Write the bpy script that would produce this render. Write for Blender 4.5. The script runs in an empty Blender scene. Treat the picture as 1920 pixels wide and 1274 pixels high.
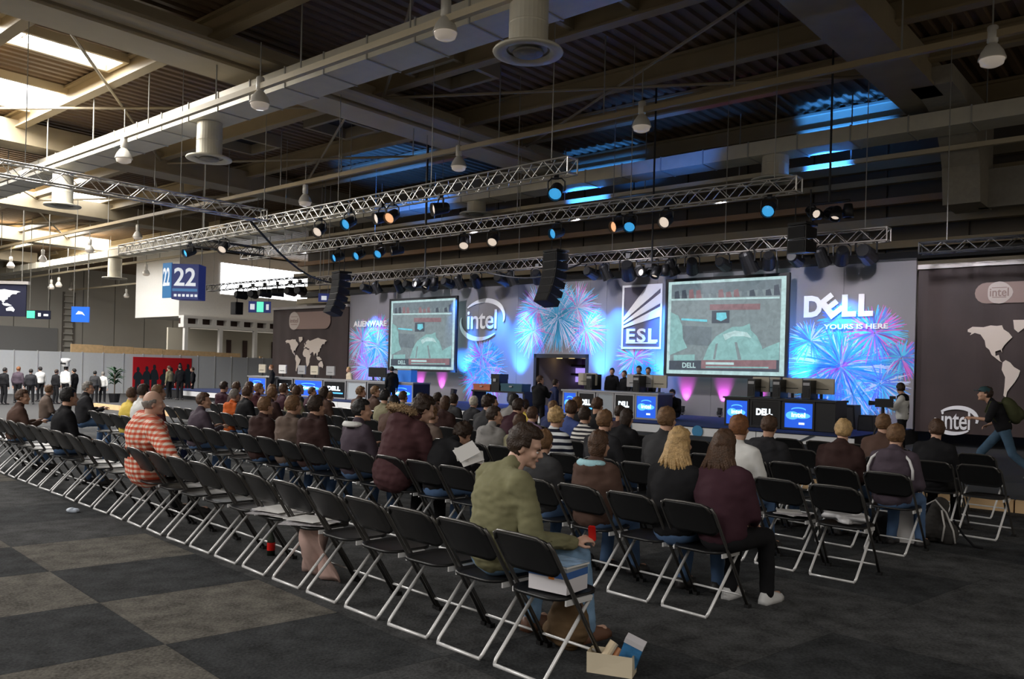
import bpy, bmesh, math, random
from mathutils import Vector, Matrix, Euler, noise
PI = math.pi
R_ = math.radians
scene = bpy.context.scene
COL = scene.collection
random.seed(7)

# ------------------------------------------------------------ camera
F = 1550.0
ROLL = math.atan(0.026)
CAMH = 1.70
cam_d = bpy.data.cameras.new('camera')
cam = bpy.data.objects.new('camera', cam_d)
COL.objects.link(cam)
cam_d.sensor_fit = 'HORIZONTAL'
cam_d.sensor_width = 36
cam_d.lens = F / 1920 * 36
cam_d.shift_y = 57.5 / 1920
cam_d.clip_end = 400
_c, _s = math.cos(ROLL), math.sin(ROLL)
cam.matrix_world = Matrix(((_c, -_s, 0, 0), (0, 0, -1, 0), (_s, _c, 0, CAMH), (0, 0, 0, 1)))
scene.camera = cam

# ------------------------------------------------------------ world, exposure
scene.view_settings.view_transform = 'Standard'
scene.view_settings.look = 'None'
scene.view_settings.exposure = 0.35
scene.view_settings.gamma = 1
w = bpy.data.worlds.new('world')
scene.world = w
w.use_nodes = True
w.node_tree.nodes['Background'].inputs[0].default_value = (1.0, 0.90, 0.76, 1)
w.node_tree.nodes['Background'].inputs[1].default_value = 0.22

HANG = -(PI / 2 - R_(49.5))      # hall frame: p to the right along the stage, q away towards it
RANG = -PI / 4                   # seating frame: rows of chairs
hc, hs = math.cos(HANG), math.sin(HANG)
def H(p, q, z=0.0):
    return Vector((p * hc - q * hs, p * hs + q * hc, z))
def RW(t, n, z=0.0):             # t to the left along a row, n away from the camera
    return Vector(((n - t) * .70710678, (n + t) * .70710678, z))
def ray(x, y):
    u = (x - 960) / F; v = (637 - y + 57.5) / F
    return Vector((u * _c - v * _s, 1.0, v * _c + u * _s))
def at_q(x, y, q):               # where the line of sight meets the plane q = const: (p, z)
    d = ray(x, y)
    pq = Vector((d.x * hc + d.y * hs, -d.x * hs + d.y * hc))
    k = q / pq.y
    return (pq.x * k, CAMH + d.z * k)
def at_p(x, y, p):
    d = ray(x, y)
    pq = Vector((d.x * hc + d.y * hs, -d.x * hs + d.y * hc))
    k = p / pq.x
    return (pq.y * k, CAMH + d.z * k)
def at_z(x, y, z):
    d = ray(x, y); k = (z - CAMH) / d.z
    return Vector((d.x * k, k, z))
def at_d(x, y, D):
    d = ray(x, y)
    return Vector((d.x * D, D, CAMH + d.z * D))
def to_hall(v):
    return (v.x * hc + v.y * hs, -v.x * hs + v.y * hc)

# ------------------------------------------------------------ lights of the place and added fill
def area(name, loc, rot, sx, sy, power, color=(1, 1, 1), spread=PI):
    l = bpy.data.lights.new(name, 'AREA'); l.shape = 'RECTANGLE'; l.size = sx; l.size_y = sy
    l.energy = power; l.color = color; l.spread = spread
    o = bpy.data.objects.new(name, l); COL.objects.link(o)
    o.location = loc; o.rotation_euler = rot
    return o
def spot(name, loc, target, power, color, angle, blend=.6, radius=.06):
    l = bpy.data.lights.new(name, 'SPOT'); l.energy = power; l.color = color
    l.spot_size = R_(angle); l.spot_blend = blend; l.shadow_soft_size = radius
    o = bpy.data.objects.new(name, l); COL.objects.link(o)
    o.location = loc
    d = Vector(target) - Vector(loc)
    o.rotation_euler = d.to_track_quat('-Z', 'Y').to_euler()
    return o
DAY = (1.0, 0.97, 0.93)
WARM = (1.0, 0.88, 0.70)
# daylight from far-bay skylights, plus unseen fill lights added beside and behind the camera
for (p, q, sx, sy, pw) in ((-29, 7, 9, 7, 3600), (-47, 12, 12, 10, 3600), (-64, 22, 12, 10, 4600),
                           (-29, -12, 9, 9, 3000), (-8, -14, 12, 8, 1500), (8, -2, 10, 8, 650), (-17, -6, 10, 8, 1300)):
    area('skylight_and_fill', H(p, q, 10.3), (0, 0, HANG), sx, sy, pw, DAY)

# ------------------------------------------------------------ materials
MATS = {}
def mat(name, col, rough=.6, metal=0.0, emit=None, estr=1.0, noise_=0.0, nscale=8.0, bump=0.0, bscale=60.0, spec=.5, alpha=None):
    if name in MATS: return MATS[name]
    m = bpy.data.materials.new(name); m.use_nodes = True
    nt = m.node_tree; b = nt.nodes['Principled BSDF']
    b.inputs['Base Color'].default_value = (*col, 1)
    b.inputs['Roughness'].default_value = rough
    b.inputs['Metallic'].default_value = metal
    b.inputs['Specular IOR Level'].default_value = spec
    if emit:
        b.inputs['Emission Color'].default_value = (*emit, 1)
        b.inputs['Emission Strength'].default_value = estr
    if noise_ or bump:
        tc = nt.nodes.new('ShaderNodeTexCoord')
    if noise_:
        n = nt.nodes.new('ShaderNodeTexNoise'); n.inputs['Scale'].default_value = nscale; n.inputs['Detail'].default_value = 4
        nt.links.new(tc.outputs['Object'], n.inputs['Vector'])
        r = nt.nodes.new('ShaderNodeMapRange')
        r.inputs['From Min'].default_value = .25; r.inputs['From Max'].default_value = .75
        r.inputs['To Min'].default_value = 1 - noise_; r.inputs['To Max'].default_value = 1 + noise_
        nt.links.new(n.outputs['Fac'], r.inputs['Value'])
        v = nt.nodes.new('ShaderNodeVectorMath'); v.operation = 'SCALE'
        v.inputs[0].default_value = col
        nt.links.new(r.outputs['Result'], v.inputs['Scale'])
        nt.links.new(v.outputs[0], b.inputs['Base Color'])
    if bump:
        n2 = nt.nodes.new('ShaderNodeTexNoise'); n2.inputs['Scale'].default_value = bscale; n2.inputs['Detail'].default_value = 3
        nt.links.new(tc.outputs['Object'], n2.inputs['Vector'])
        bp = nt.nodes.new('ShaderNodeBump'); bp.inputs['Strength'].default_value = bump; bp.inputs['Distance'].default_value = .02
        nt.links.new(n2.outputs['Fac'], bp.inputs['Height']); nt.links.new(bp.outputs['Normal'], b.inputs['Normal'])
    MATS[name] = m
    return m

# ------------------------------------------------------------ mesh builder
class MB:
    def __init__(s): s.v = []; s.f = []
    def add(s, vs, fs, M=None):
        k = len(s.v)
        s.v += [tuple(M @ Vector(v)) if M else tuple(v) for v in vs]
        s.f += [tuple(i + k for i in f) for f in fs]
        return s
    def box(s, c, d, M=None):
        x, y, z = c; a, b, h = d[0] / 2, d[1] / 2, d[2] / 2
        vs = [(x - a, y - b, z - h), (x + a, y - b, z - h), (x + a, y + b, z - h), (x - a, y + b, z - h),
              (x - a, y - b, z + h), (x + a, y - b, z + h), (x + a, y + b, z + h), (x - a, y + b, z + h)]
        return s.add(vs, [(0, 3, 2, 1), (4, 5, 6, 7), (0, 1, 5, 4), (1, 2, 6, 5), (2, 3, 7, 6), (3, 0, 4, 7)], M)
    def bb(s, x0, x1, y0, y1, z0, z1, M=None):
        return s.box(((x0 + x1) / 2, (y0 + y1) / 2, (z0 + z1) / 2), (x1 - x0, y1 - y0, z1 - z0), M)
    def tube(s, pts, r, n=8, cap=True, closed=False, M=None):
        pts = [Vector(p) for p in pts]; N = len(pts)
        rs = r if isinstance(r, (list, tuple)) else [r] * N
        vs = []; prev = None
        for i, p in enumerate(pts):
            if closed: d = pts[(i + 1) % N] - pts[i - 1]
            else: d = pts[min(i + 1, N - 1)] - pts[max(i - 1, 0)]
            d.normalize()
            if prev is None:
                a = d.orthogonal().normalized()
            else:
                a = prev - d * prev.dot(d)
                a = a.normalized() if a.length > 1e-6 else d.orthogonal().normalized()
            prev = a; b = d.cross(a)
            for j in range(n):
                t = 2 * PI * j / n
                vs.append(p + (a * math.cos(t) + b * math.sin(t)) * rs[i])
        fs = []
        for i in range(N if closed else N - 1):
            i2 = (i + 1) % N
            for j in range(n):
                j2 = (j + 1) % n
                fs.append((i * n + j, i * n + j2, i2 * n + j2, i2 * n + j))
        if cap and not closed:
            fs.append(tuple(range(n - 1, -1, -1))); fs.append(tuple((N - 1) * n + j for j in range(n)))
        return s.add(vs, fs, M)
    def cyl(s, p0, p1, r0, r1=None, n=12, M=None):
        return s.tube([p0, p1], [r0, r0 if r1 is None else r1], n, M=M)
    def lathe(s, prof, n=24, M=None):      # prof: (r, z) ; closed with caps when r = 0
        vs = []; fs = []
        for r, z in prof:
            for j in range(n):
                t = 2 * PI * j / n
                vs.append((r * math.cos(t), r * math.sin(t), z))
        for i in range(len(prof) - 1):
            for j in range(n):
                j2 = (j + 1) % n
                fs.append((i * n + j, i * n + j2, (i + 1) * n + j2, (i + 1) * n + j))
        return s.add(vs, fs, M)
    def ell(s, c, r, n=16, m=10, M=None):
        vs = []; fs = []
        c = Vector(c)
        for i in range(m + 1):
            ph = PI * i / m
            for j in range(n):
                t = 2 * PI * j / n
                vs.append((c.x + r[0] * math.sin(ph) * math.cos(t), c.y + r[1] * math.sin(ph) * math.sin(t), c.z - r[2] * math.cos(ph)))
        for i in range(m):
            for j in range(n):
                j2 = (j + 1) % n
                fs.append((i * n + j, i * n + j2, (i + 1) * n + j2, (i + 1) * n + j))
        return s.add(vs, fs, M)
    def prism(s, poly, y0, y1, M=None):     # polygon in x,z extruded along y (faces y0 side = front)
        n = len(poly)
        vs = [(x, y0, z) for x, z in poly] + [(x, y1, z) for x, z in poly]
        fs = [tuple(range(n)), tuple(range(2 * n - 1, n - 1, -1))]
        fs += [(i, i + n, (i + 1) % n + n, (i + 1) % n) for i in range(n)]
        return s.add(vs, fs, M)
    def prismz(s, poly, z0, z1, M=None):
        n = len(poly)
        vs = [(x, y, z0) for x, y in poly] + [(x, y, z1) for x, y in poly]
        fs = [tuple(range(n - 1, -1, -1)), tuple(range(n, 2 * n))]
        fs += [(i, (i + 1) % n, (i + 1) % n + n, i + n) for i in range(n)]
        return s.add(vs, fs, M)
    def mesh(s, name, m=None, smooth=False, clean=False):
        me = bpy.data.meshes.new(name); me.from_pydata(s.v, [], s.f); me.update()
        if clean:
            bm = bmesh.new(); bm.from_mesh(me)
            bmesh.ops.remove_doubles(bm, verts=bm.verts, dist=1e-5)
            bmesh.ops.recalc_face_normals(bm, faces=bm.faces)
            bm.to_mesh(me); bm.free()
        if m: me.materials.append(m)
        if smooth:
            me.polygons.foreach_set('use_smooth', [True] * len(me.polygons))
        return me
    def build(s, name, m, parent=None, smooth=False, clean=False, **kw):
        return link(name, s.mesh(name, m, smooth, clean), parent, **kw)

def link(name, me, parent=None, loc=None, rot=None, label=None, kind=None):
    o = bpy.data.objects.new(name, me); COL.objects.link(o)
    if parent: o.parent = parent
    if loc is not None: o.location = loc
    if rot is not None: o.rotation_euler = rot
    if label: o['label'] = label
    if kind: o['kind'] = kind
    return o
def tag(o, label, cat, group=None, kind=None):
    o['label'] = label; o['category'] = cat
    if group: o['group'] = group
    if kind: o['kind'] = kind
    return o
def thing(name, label, cat, loc=(0, 0, 0), rotz=0, group=None):
    o = bpy.data.objects.new(name, None); COL.objects.link(o)
    o.location = loc; o.rotation_euler = (0, 0, rotz); o.empty_display_size = .1
    return tag(o, label, cat, group)
def dup(root, loc=None, rotz=None, label=None, group=None):
    r = root.copy(); COL.objects.link(r)
    if loc is not None: r.location = loc
    if rotz is not None: r.rotation_euler = (root.rotation_euler[0], root.rotation_euler[1], rotz)
    if label: r['label'] = label
    if group: r['group'] = group
    for ch in list(root.children):
        c = ch.copy(); COL.objects.link(c); c.parent = r
        for g in list(ch.children):
            d = g.copy(); COL.objects.link(d); d.parent = c
    return r
def struct(name, mb, m, parent=None, loc=(0, 0, 0), rotz=0, **kw):
    o = mb.build(name, m, parent, loc=loc, rot=(0, 0, rotz), **kw)
    if parent is None: o['kind'] = 'structure'
    return o
def text_mesh(txt, size, ext=.01, bold=0.0, shear=0.0, spacing=1.0, width=None):
    cu = bpy.data.curves.new('lettering', 'FONT'); cu.body = txt; cu.size = size; cu.extrude = ext
    cu.offset = bold; cu.shear = shear; cu.space_character = spacing
    cu.align_x = 'CENTER'; cu.align_y = 'CENTER'; cu.resolution_u = 3
    o = bpy.data.objects.new('tmp', cu); COL.objects.link(o)
    dg = bpy.context.evaluated_depsgraph_get()
    me = bpy.data.meshes.new_from_object(o.evaluated_get(dg))
    bpy.data.objects.remove(o)
    # stand it up, facing -y
    me.transform(Matrix.Rotation(PI / 2, 4, 'X'))
    if width:
        xs = [v.co.x for v in me.vertices]; w_ = max(xs) - min(xs)
        me.transform(Matrix.Diagonal((width / w_, 1, 1, 1)))
    me.name = 'lettering'
    return me
def lettering(txt, size, m, parent, loc, label=None, name='lettering', rot=None, **kw):
    me = text_mesh(txt, size, **kw); me.materials.clear(); me.materials.append(m)
    return link(name, me, parent, loc=loc, rot=rot, label=label)
# ============================================================ the hall
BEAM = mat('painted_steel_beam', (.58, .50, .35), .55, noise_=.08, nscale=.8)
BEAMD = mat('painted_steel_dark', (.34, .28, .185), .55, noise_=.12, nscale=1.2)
PURL = mat('purlin_steel', (.37, .29, .17), .5, noise_=.1, nscale=1.0)
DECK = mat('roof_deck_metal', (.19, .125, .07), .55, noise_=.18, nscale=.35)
GREYW = mat('wall_panel_grey', (.50, .48, .43), .7, noise_=.06, nscale=.4)
GREYD = mat('wall_panel_dark', (.17, .15, .13), .7, noise_=.1, nscale=.6)
WHITEW = mat('wall_white', (.78, .77, .74), .6, noise_=.03)
DUCT = mat('duct_sheet_metal', (.70, .66, .54), .42, .10, noise_=.06, nscale=3)
BLACK = mat('black_matte', (.015, .015, .017), .6)
TAN = mat('plywood_tan', (.62, .42, .22), .6, noise_=.15, nscale=6)
SKY = mat('sky_through_glazing', (.8, .8, .85), .3, emit=(.95, .97, 1.0), estr=5.5)
STEEL = mat('truss_aluminium', (.62, .60, .56), .32, .65)
CABLE = mat('steel_cable', (.32, .31, .28), .5, .3)

# floor: a dark slab with carpet tiles laid on it
slab = MB().bb(-95, 12, -14, 46, -.2, -.004)
floor = struct('floor', slab, mat('carpet_base', (.035, .035, .036), .95), rotz=HANG)

def carpet(name, c):
    m = mat(name, c, .97, spec=.15)
    nt = m.node_tree; b = nt.nodes['Principled BSDF']
    tc = nt.nodes.new('ShaderNodeTexCoord')
    n = nt.nodes.new('ShaderNodeTexNoise'); n.inputs['Scale'].default_value = 55; n.inputs['Detail'].default_value = 5
    n2 = nt.nodes.new('ShaderNodeTexNoise'); n2.inputs['Scale'].default_value = 5; n2.inputs['Detail'].default_value = 3
    gp = nt.nodes.new('ShaderNodeNewGeometry')
    nt.links.new(gp.outputs['Position'], n.inputs['Vector']); nt.links.new(gp.outputs['Position'], n2.inputs['Vector'])
    mx = nt.nodes.new('ShaderNodeMath'); mx.operation = 'ADD'
    nt.links.new(n.outputs['Fac'], mx.inputs[0]); nt.links.new(n2.outputs['Fac'], mx.inputs[1])
    r = nt.nodes.new('ShaderNodeMapRange'); r.inputs['From Min'].default_value = .7; r.inputs['From Max'].default_value = 1.3
    r.inputs['To Min'].default_value = .45; r.inputs['To Max'].default_value = 1.6
    nt.links.new(mx.outputs[0], r.inputs['Value'])
    v = nt.nodes.new('ShaderNodeVectorMath'); v.operation = 'SCALE'; v.inputs[0].default_value = c
    nt.links.new(r.outputs['Result'], v.inputs['Scale']); nt.links.new(v.outputs[0], b.inputs['Base Color'])
    bp = nt.nodes.new('ShaderNodeBump'); bp.inputs['Strength'].default_value = .5; bp.inputs['Distance'].default_value = .01
    nt.links.new(n.outputs['Fac'], bp.inputs['Height']); nt.links.new(bp.outputs['Normal'], b.inputs['Normal'])
    return m
CARP = [carpet('carpet_slate', (.060, .061, .062)), carpet('carpet_taupe', (.120, .111, .096)), carpet('carpet_charcoal', (.038, .040, .042))]
# corner of one tile and the two edge directions, as laid
t0 = at_z(187, 1132, 0); tu = at_z(315, 1213, 0) - t0; tu = tu.normalized() * 1.14
tv_end = at_z(450, 1093, 0) - t0; tv = tv_end.normalized() * 1.14
tv = Vector((tv.x, tv.y, 0)); tu = Vector((tu.x, tu.y, 0))
tiles = []
for m_ in CARP:
    g = .003
    a_ = tu * (1 - g) ; b_ = tv * (1 - g)
    z0, z1 = -.003, .004
    vs = [(0, 0), (a_.x, a_.y), (a_.x + b_.x, a_.y + b_.y), (b_.x, b_.y)]
    tiles.append(MB().prismz(vs, z0, z1).mesh('carpet_tile', m_))
# colour layout seen on the floor near the camera (columns follow tu, rows follow tv)
known = {(0, -1): 2, (0, 0): 1, (-1, 0): 2, (-1, -1): 1, (-2, 0): 1, (-2, -1): 2, (0, 1): 0, (1, -1): 1, (1, 0): 2, (2, -1): 2, (1, 1): 0, (-3, 0): 0, (-3, -1): 1}
cand = []
for i in range(-16, 10):
    for j in range(-6, 14):
        c = t0 + tu * (i + .5) + tv * (j + .5)
        if c.y < 1.5 or abs(c.x) > .68 * c.y + 1.4: continue
        hp, hq = to_hall(c)
        if hq > 12.3: continue
        cand.append((c.y, i, j))
cand.sort()
for _, i, j in cand[:260]:
    k = known.get((i, j))
    if k is None: k = random.choice([0, 0, 2, 2, 0, 1 if j < 1 else 2])
    o = link('carpet_tile', tiles[k], floor)
    pos = t0 + tu * i + tv * j
    o.location = (Matrix.Rotation(-HANG, 3, 'Z') @ Vector((pos.x, pos.y, 0)))
    o.rotation_euler = (0, 0, -HANG)

# corrugated roof deck
vs = []; fs = []
P0, P1, Q0, Q1 = -95, 12, -20, 46
x = P0; k = 0; prof = []
while x < P1:
    prof += [(x, 10.6), (x + .17, 10.6), (x + .21, 10.68), (x + .36, 10.68)]; x += .40
for x, z in prof: vs += [(x, Q0, z), (x, Q1, z)]
for i in range(len(prof) - 1): fs.append((2 * i, 2 * i + 1, 2 * i + 3, 2 * i + 2))
n = len(vs)
deck = MB(); deck.add(vs, fs); deck.bb(P0, P1, Q0, Q1, 10.75, 10.9)
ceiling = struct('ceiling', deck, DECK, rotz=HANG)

# roof lights, each a framed pane of sky set in the deck
k = 0
for (p0, p1, q0, q1) in ((-25.5, -24.4, 6.0, 10.8), (-32.0, -28.9, 5.0, 11.5), (-50.2, -45.4, 17.5, 19.8), (-65.8, -62.3, 20.5, 24.6),
                         (-51.3, -47.7, 27.4, 30.0), (-76.5, -73.5, 27.5, 30.5)):
    k += 1
    fr = MB()
    fr.bb(p0 - .12, p1 + .12, q0 - .12, q0, 10.35, 10.6).bb(p0 - .12, p1 + .12, q1, q1 + .12, 10.35, 10.6)
    fr.bb(p0 - .12, p0, q0, q1, 10.35, 10.6).bb(p1, p1 + .12, q0, q1, 10.35, 10.6)
    f = struct('window_%d' % k, fr, BEAM, rotz=HANG)
    nq = max(2, round((q1 - q0) / 2.1)); dq = (q1 - q0) / nq
    for i in range(nq):
        MB().bb(p0, p1, q0 + i * dq + .04, q0 + (i + 1) * dq - .04, 10.5, 10.54).build('pane', SKY, f)

# cross girders over the hall
for i, pc in enumerate((-6.4, -20.3, -33.6, -47.2, -60.8, -74.0, 7.4)):
    g = MB().bb(pc - .55, pc + .55, -20, 26.0, 9.5, 10.25)
    g.bb(pc - .62, pc + .62, -20, 26.0, 9.42, 9.5)
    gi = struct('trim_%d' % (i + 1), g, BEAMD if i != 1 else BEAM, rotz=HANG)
    if i == 0:      # curved knee bracket carried on the stage side
        pk = -5.85
        arc = [(23.4, 9.42)]
        for s in range(7):
            t = s / 6 * PI / 2
            arc.append((24.4 + 2.5 * math.sin(t), 9.42 - 1.9 * (1 - math.cos(t))))
        arc += [(27.0, 6.95), (28.6, 6.95), (28.6, 9.9), (23.4, 9.9)]
        kn = MB(); n_ = len(arc)
        kn.add([(pk - .5, q, z) for q, z in arc] + [(pk + .5, q, z) for q, z in arc],
               [tuple(range(n_)), tuple(range(2 * n_ - 1, n_ - 1, -1))] + [(a, a + n_, (a + 1) % n_ + n_, (a + 1) % n_) for a in range(n_)])
        kn.build('knee_bracket', mat('painted_steel_mid', (.36, .33, .27), .55, noise_=.1), gi)
# purlins: I-beams running along the hall
pn = 8
for q in (3.6, 7.6, 11.0, 16.4, 20.3, 23.2, 27.6):
    b = MB().bb(P0, P1, q - .16, q + .16, 9.98, 10.04).bb(P0, P1, q - .03, q + .03, 10.04, 10.5).bb(P0, P1, q - .16, q + .16, 10.5, 10.58)
    struct('trim_%d' % pn, b, PURL, rotz=HANG); pn += 1
# thin tie rods crossing under the deck
for i, pc in enumerate((-6.4, -20.3, -33.6, -47.2)):
    b = MB()
    for (qa, qb) in ((-2, 7.6), (7.6, 16.4), (16.4, 23.2)):
        b.cyl((pc - .6, qa, 9.9), (pc - 13.0, qb, 9.9), .045, n=6)
        b.cyl((pc - .6, qb, 9.85), (pc - 13.0, qa, 9.85), .045, n=6)
    struct('trim_%d' % pn, b, BEAMD, rotz=HANG); pn += 1
# roof vents (open frames) seen between purlins
for (pc, qc) in ((-17.0, 16.9), (-11.4, 15.7), (-24.0, 18.4), (-29, 17.6)):
    b = MB()
    b.bb(pc - 1.0, pc + 1.0, qc - .95, qc - .8, 10.15, 10.6).bb(pc - 1.0, pc + 1.0, qc + .8, qc + .95, 10.15, 10.6)
    b.bb(pc - 1.0, pc - .85, qc - .8, qc + .8, 10.15, 10.6).bb(pc + .85, pc + 1.0, qc - .8, qc + .8, 10.15, 10.6)
    f = struct('trim_%d' % pn, b, BEAMD, rotz=HANG); pn += 1
    MB().bb(pc - .85, pc + .85, qc - .8, qc + .8, 10.52, 10.56).build('vent_pane', BLACK, f)
# bundle of cable trays beside the second girder
tr = thing('cable_tray', 'long dark cable tray running beside the broad left roof girder', 'cable tray', rotz=HANG)
for j in range(4):
    MB().bb(-19.55 + j * .30, -19.35 + j * .30, -10, 25, 9.52 - .05 * j, 9.60 - .05 * j).build('rail', BEAMD if j % 2 else PURL, tr)

# walls
def panels(name, axis, pos, u0, u1, z0, z1, step, m, th=.12, sgn=1, seam=None):
    """a wall of upright cladding panels, each its own piece with a recessed joint"""
    base = MB()
    if axis == 'p': base.bb(pos - .3, pos, u0, u1, z0, z1)
    else: base.bb(u0, u1, pos, pos + .3, z0, z1)
    wl = struct(name, base, seam or GREYD, rotz=HANG)
    u = u0
    while u < u1 - .01:
        e = min(u + step, u1)
        b = MB()
        if axis == 'p': b.bb(pos, pos + th, u + .04, e - .04, z0, z1)
        else: b.bb(u + .04, e - .04, pos - th, pos, z0, z1)
        b.build('panel', m, wl)
        u = e
    return wl
wl = panels('wall_left', 'p', -86, -18, 46, 0, 10.6, 3.1, GREYW)
ws = panels('wall_stage_side', 'q', 30.5, -42.7, 12, 0, 10.6, 2.6, mat('side_wall_brown', (.15, .125, .095), .7, noise_=.12, nscale=.5))
# horizontal steel rails of the stage-side wall
for i, (z, m_, h_) in enumerate(((9.1, BEAMD, .35), (7.75, mat('rail_rust', (.42, .26, .15), .6), .22), (7.0, BEAMD, .3), (6.3, PURL, .25), (5.5, BEAMD, .3), (8.4, PURL, .2), (5.9, BLACK, .25))):
    b = MB().bb(-42.4, 12, 29.7 - .25 * (i % 3), 30.0 - .25 * (i % 3), z - h_ / 2, z + h_ / 2)
    struct('trim_%d' % pn, b, m_, rotz=HANG); pn += 1
# pale fascia panels right of the column
b = MB()
for i in range(9): b.bb(-5.6 + i * 1.25, -5.6 + i * 1.25 + 1.2, 28.0, 28.25, 6.95, 8.1)
f = struct('trim_%d' % pn, b, mat('fascia_panel', (.33, .31, .27), .6, noise_=.08), rotz=HANG); pn += 1
# dark lower cladding and doors in the far wall
b = MB()
b.bb(-85.85, -85.4, 12, 32.2, 0, 4.6)
struct('trim_%d' % pn, b, mat('far_cladding_grey', (.26, .26, .26), .6), rotz=HANG); pn += 1

# white mezzanine block at the far end of the stage side
mz = thing('mezzanine', 'white raised office gallery with a row of small dark openings, far left of the stage', 'balcony', rotz=HANG)
pz = -60
MB().bb(pz - 8, pz - .8, 31.6, 44, 5.2, 10.5).build('upper_wall', WHITEW, mz)
MB().bb(pz - .8, pz, 31.6, 44, 4.35, 4.62).build('slab', WHITEW, mz)
MB().bb(pz - .8, pz, 31.6, 44, 5.05, 5.25).build('slab', WHITEW, mz)
for i in range(10):
    MB().bb(pz - .5, pz - .02, 31.6 + i * 1.2, 31.6 + i * 1.2 + .34, 4.62, 5.05).build('post', WHITEW, mz)
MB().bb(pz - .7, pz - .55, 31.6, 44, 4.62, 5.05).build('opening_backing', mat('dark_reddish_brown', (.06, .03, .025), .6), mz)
for q in (31.7, 34.6, 37.7, 40.5): MB().bb(pz - .3, pz, q, q + .28, 0, 4.35).build('post', WHITEW, mz)
MB().bb(pz - 2.6, pz - 2.4, 31.6, 44, 0, 4.35).build('lower_wall', mat('cream_wall', (.62, .58, .48), .7), mz)
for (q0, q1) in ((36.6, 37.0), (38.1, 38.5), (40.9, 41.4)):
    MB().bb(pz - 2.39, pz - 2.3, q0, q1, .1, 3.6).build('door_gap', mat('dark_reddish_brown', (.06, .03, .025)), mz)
bw = MB(); q0, q1, z0, z1 = 35.0, 43.6, 7.2, 9.7
bw.bb(pz - .85, pz - .7, q0, q1, z0 - .12, z0).bb(pz - .85, pz - .7, q0, q1, z1, z1 + .12)
f = struct('window_7', bw, WHITEW, rotz=HANG)
for i in range(5):
    e = (q1 - q0) / 5
    MB().bb(pz - .8, pz - .76, q0 + i * e + .05, q0 + (i + 1) * e - .05, z0, z1).build('pane', SKY, f)

# white partition wall in front of it, made of boards
pw = thing('partition_wall', 'long white exhibition partition of tall boards behind the left crowd', 'partition', rotz=HANG)
q = 10.0
WB = mat('partition_white', (.66, .69, .72), .6, noise_=.02)
while q < 28.5:
    MB().bb(-42.06, -42.0, q + .006, q + .994, .02, 2.02).build('board', WB, pw)
    MB().bb(-42.08, -41.98, q - .02, q + .02, 0, 2.05).build('upright', mat('alu_upright', (.6, .6, .6), .4, .5), pw)
    q += 1.0
tb = thing('timber_fascia', 'pale orange timber fascia board seen above the white partition', 'fascia', rotz=HANG)
for i in range(6): MB().bb(-50.1, -50, 19.6 + i * 1.8, 21.38 + i * 1.8, 2.05 - .05 * i, 2.55 - .04 * i).build('board', TAN, tb)
for i in range(3): MB().bb(-50.12, -50.02, 21.5 + i * 5.2, 21.7 + i * 5.2, 0, 2.2).build('leg', TAN, tb)

# red poster with dark figures on the partition
po = thing('poster', 'red poster with a row of dark silhouetted figures on the white partition', 'poster', rotz=HANG)
q0 = 19.45; q1 = 22.6
MB().bb(-41.98, -41.95, q0, q1, .1, 1.88).build('sheet', mat('poster_red', (.62, .012, .02), .5), po)
FIG = mat('poster_figure', (.018, .03, .04), .6)
rr = random.Random(3)
for i in range(7):
    qc = q0 + .25 + i * .45; h = 1.25 + rr.uniform(-.15, .2); s = rr.uniform(-.05, .05)
    pts = [(-.16, .1), (-.05, .1), (0, .55), (.06, .1), (.17, .1), (.14, .7), (.25, .75), (.22, .95), (.13, h - .1), (.05, h - .05), (.09, h + .05), (.05, h + .18),
           (-.05, h + .18), (-.08, h + .05), (-.05, h - .05), (-.15, h - .12), (-.24, .85), (-.18, .7), (-.13, .75)]
    m = MB(); vs_ = [(-41.945, qc + x + s, z) for x, z in pts]
    m.add(vs_ + [(-41.935, y, z) for _, y, z in vs_], [tuple(range(len(pts))), tuple(range(2 * len(pts) - 1, len(pts) - 1, -1))])
    m.build('printed_figure', FIG, po)

# ------------------------------------------------------------ air ducts (box section) and their round outlets
def box_duct(name, label, q0, q1, z0, z1, pa, pb):
    d = thing(name, label, 'air duct', rotz=HANG)
    me = MB().bb(0, 1.56, q0, q1, z0, z1).mesh('duct_section', DUCT)
    fl = MB()
    fl.bb(1.56, 1.6, q0 - .025, q1 + .025, z0 - .025, z1 + .025)
    fm = fl.mesh('flange', mat('duct_flange', (.45, .44, .40), .4, .2))
    p = pa
    while p < pb:
        link('duct_section', me, d, loc=(p, 0, 0)); link('flange', fm, d, loc=(p, 0, 0)); p += 1.6
box_duct('box_duct', 'long pale rectangular air duct running the length of the roof, brightly lit', 12.0, 13.0, 8.68, 9.18, -85.2, 10)
box_duct('box_duct', 'long dim rectangular air duct above the back of the stage', 25.0, 26.0, 8.75, 9.2, -85.2, 10)
def outlet(label, p, q, ztop, zbot, r=.36, group=None):
    o = thing('air_outlet', label, 'air outlet', H(p, q, 0), HANG)
    h = MB()
    h.lathe([(r * .98, ztop), (r, zbot + .52), (r * 1.02, zbot + .5), (r, zbot + .48), (r, zbot + .05), (0, zbot + .05)], 28)
    h.build('drum', DUCT, o, smooth=False)
    MB().lathe([(r * .9, zbot + .08), (r * 1.75, zbot + .03), (r * 1.8, zbot), (r * 1.75, zbot - .03), (r * 1.25, zbot - .02), (r * 1.1, zbot + .03)], 28).build('flange', DUCT, o, smooth=True)
    MB().lathe([(0, zbot + .0), (r * .75, zbot - .04), (r * .8, zbot), (r * .45, zbot + .03), (r * .4, zbot - .02), (0, zbot - .03)], 24).build('diffuser_ring', mat('duct_inner', (.30, .28, .24), .5), o, smooth=True)
def outlet_px(x, y, q, ztop, label, r=.36):
    p, z = at_q(x, y, q); outlet(label, p, q, ztop - .03, z, r)
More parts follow.
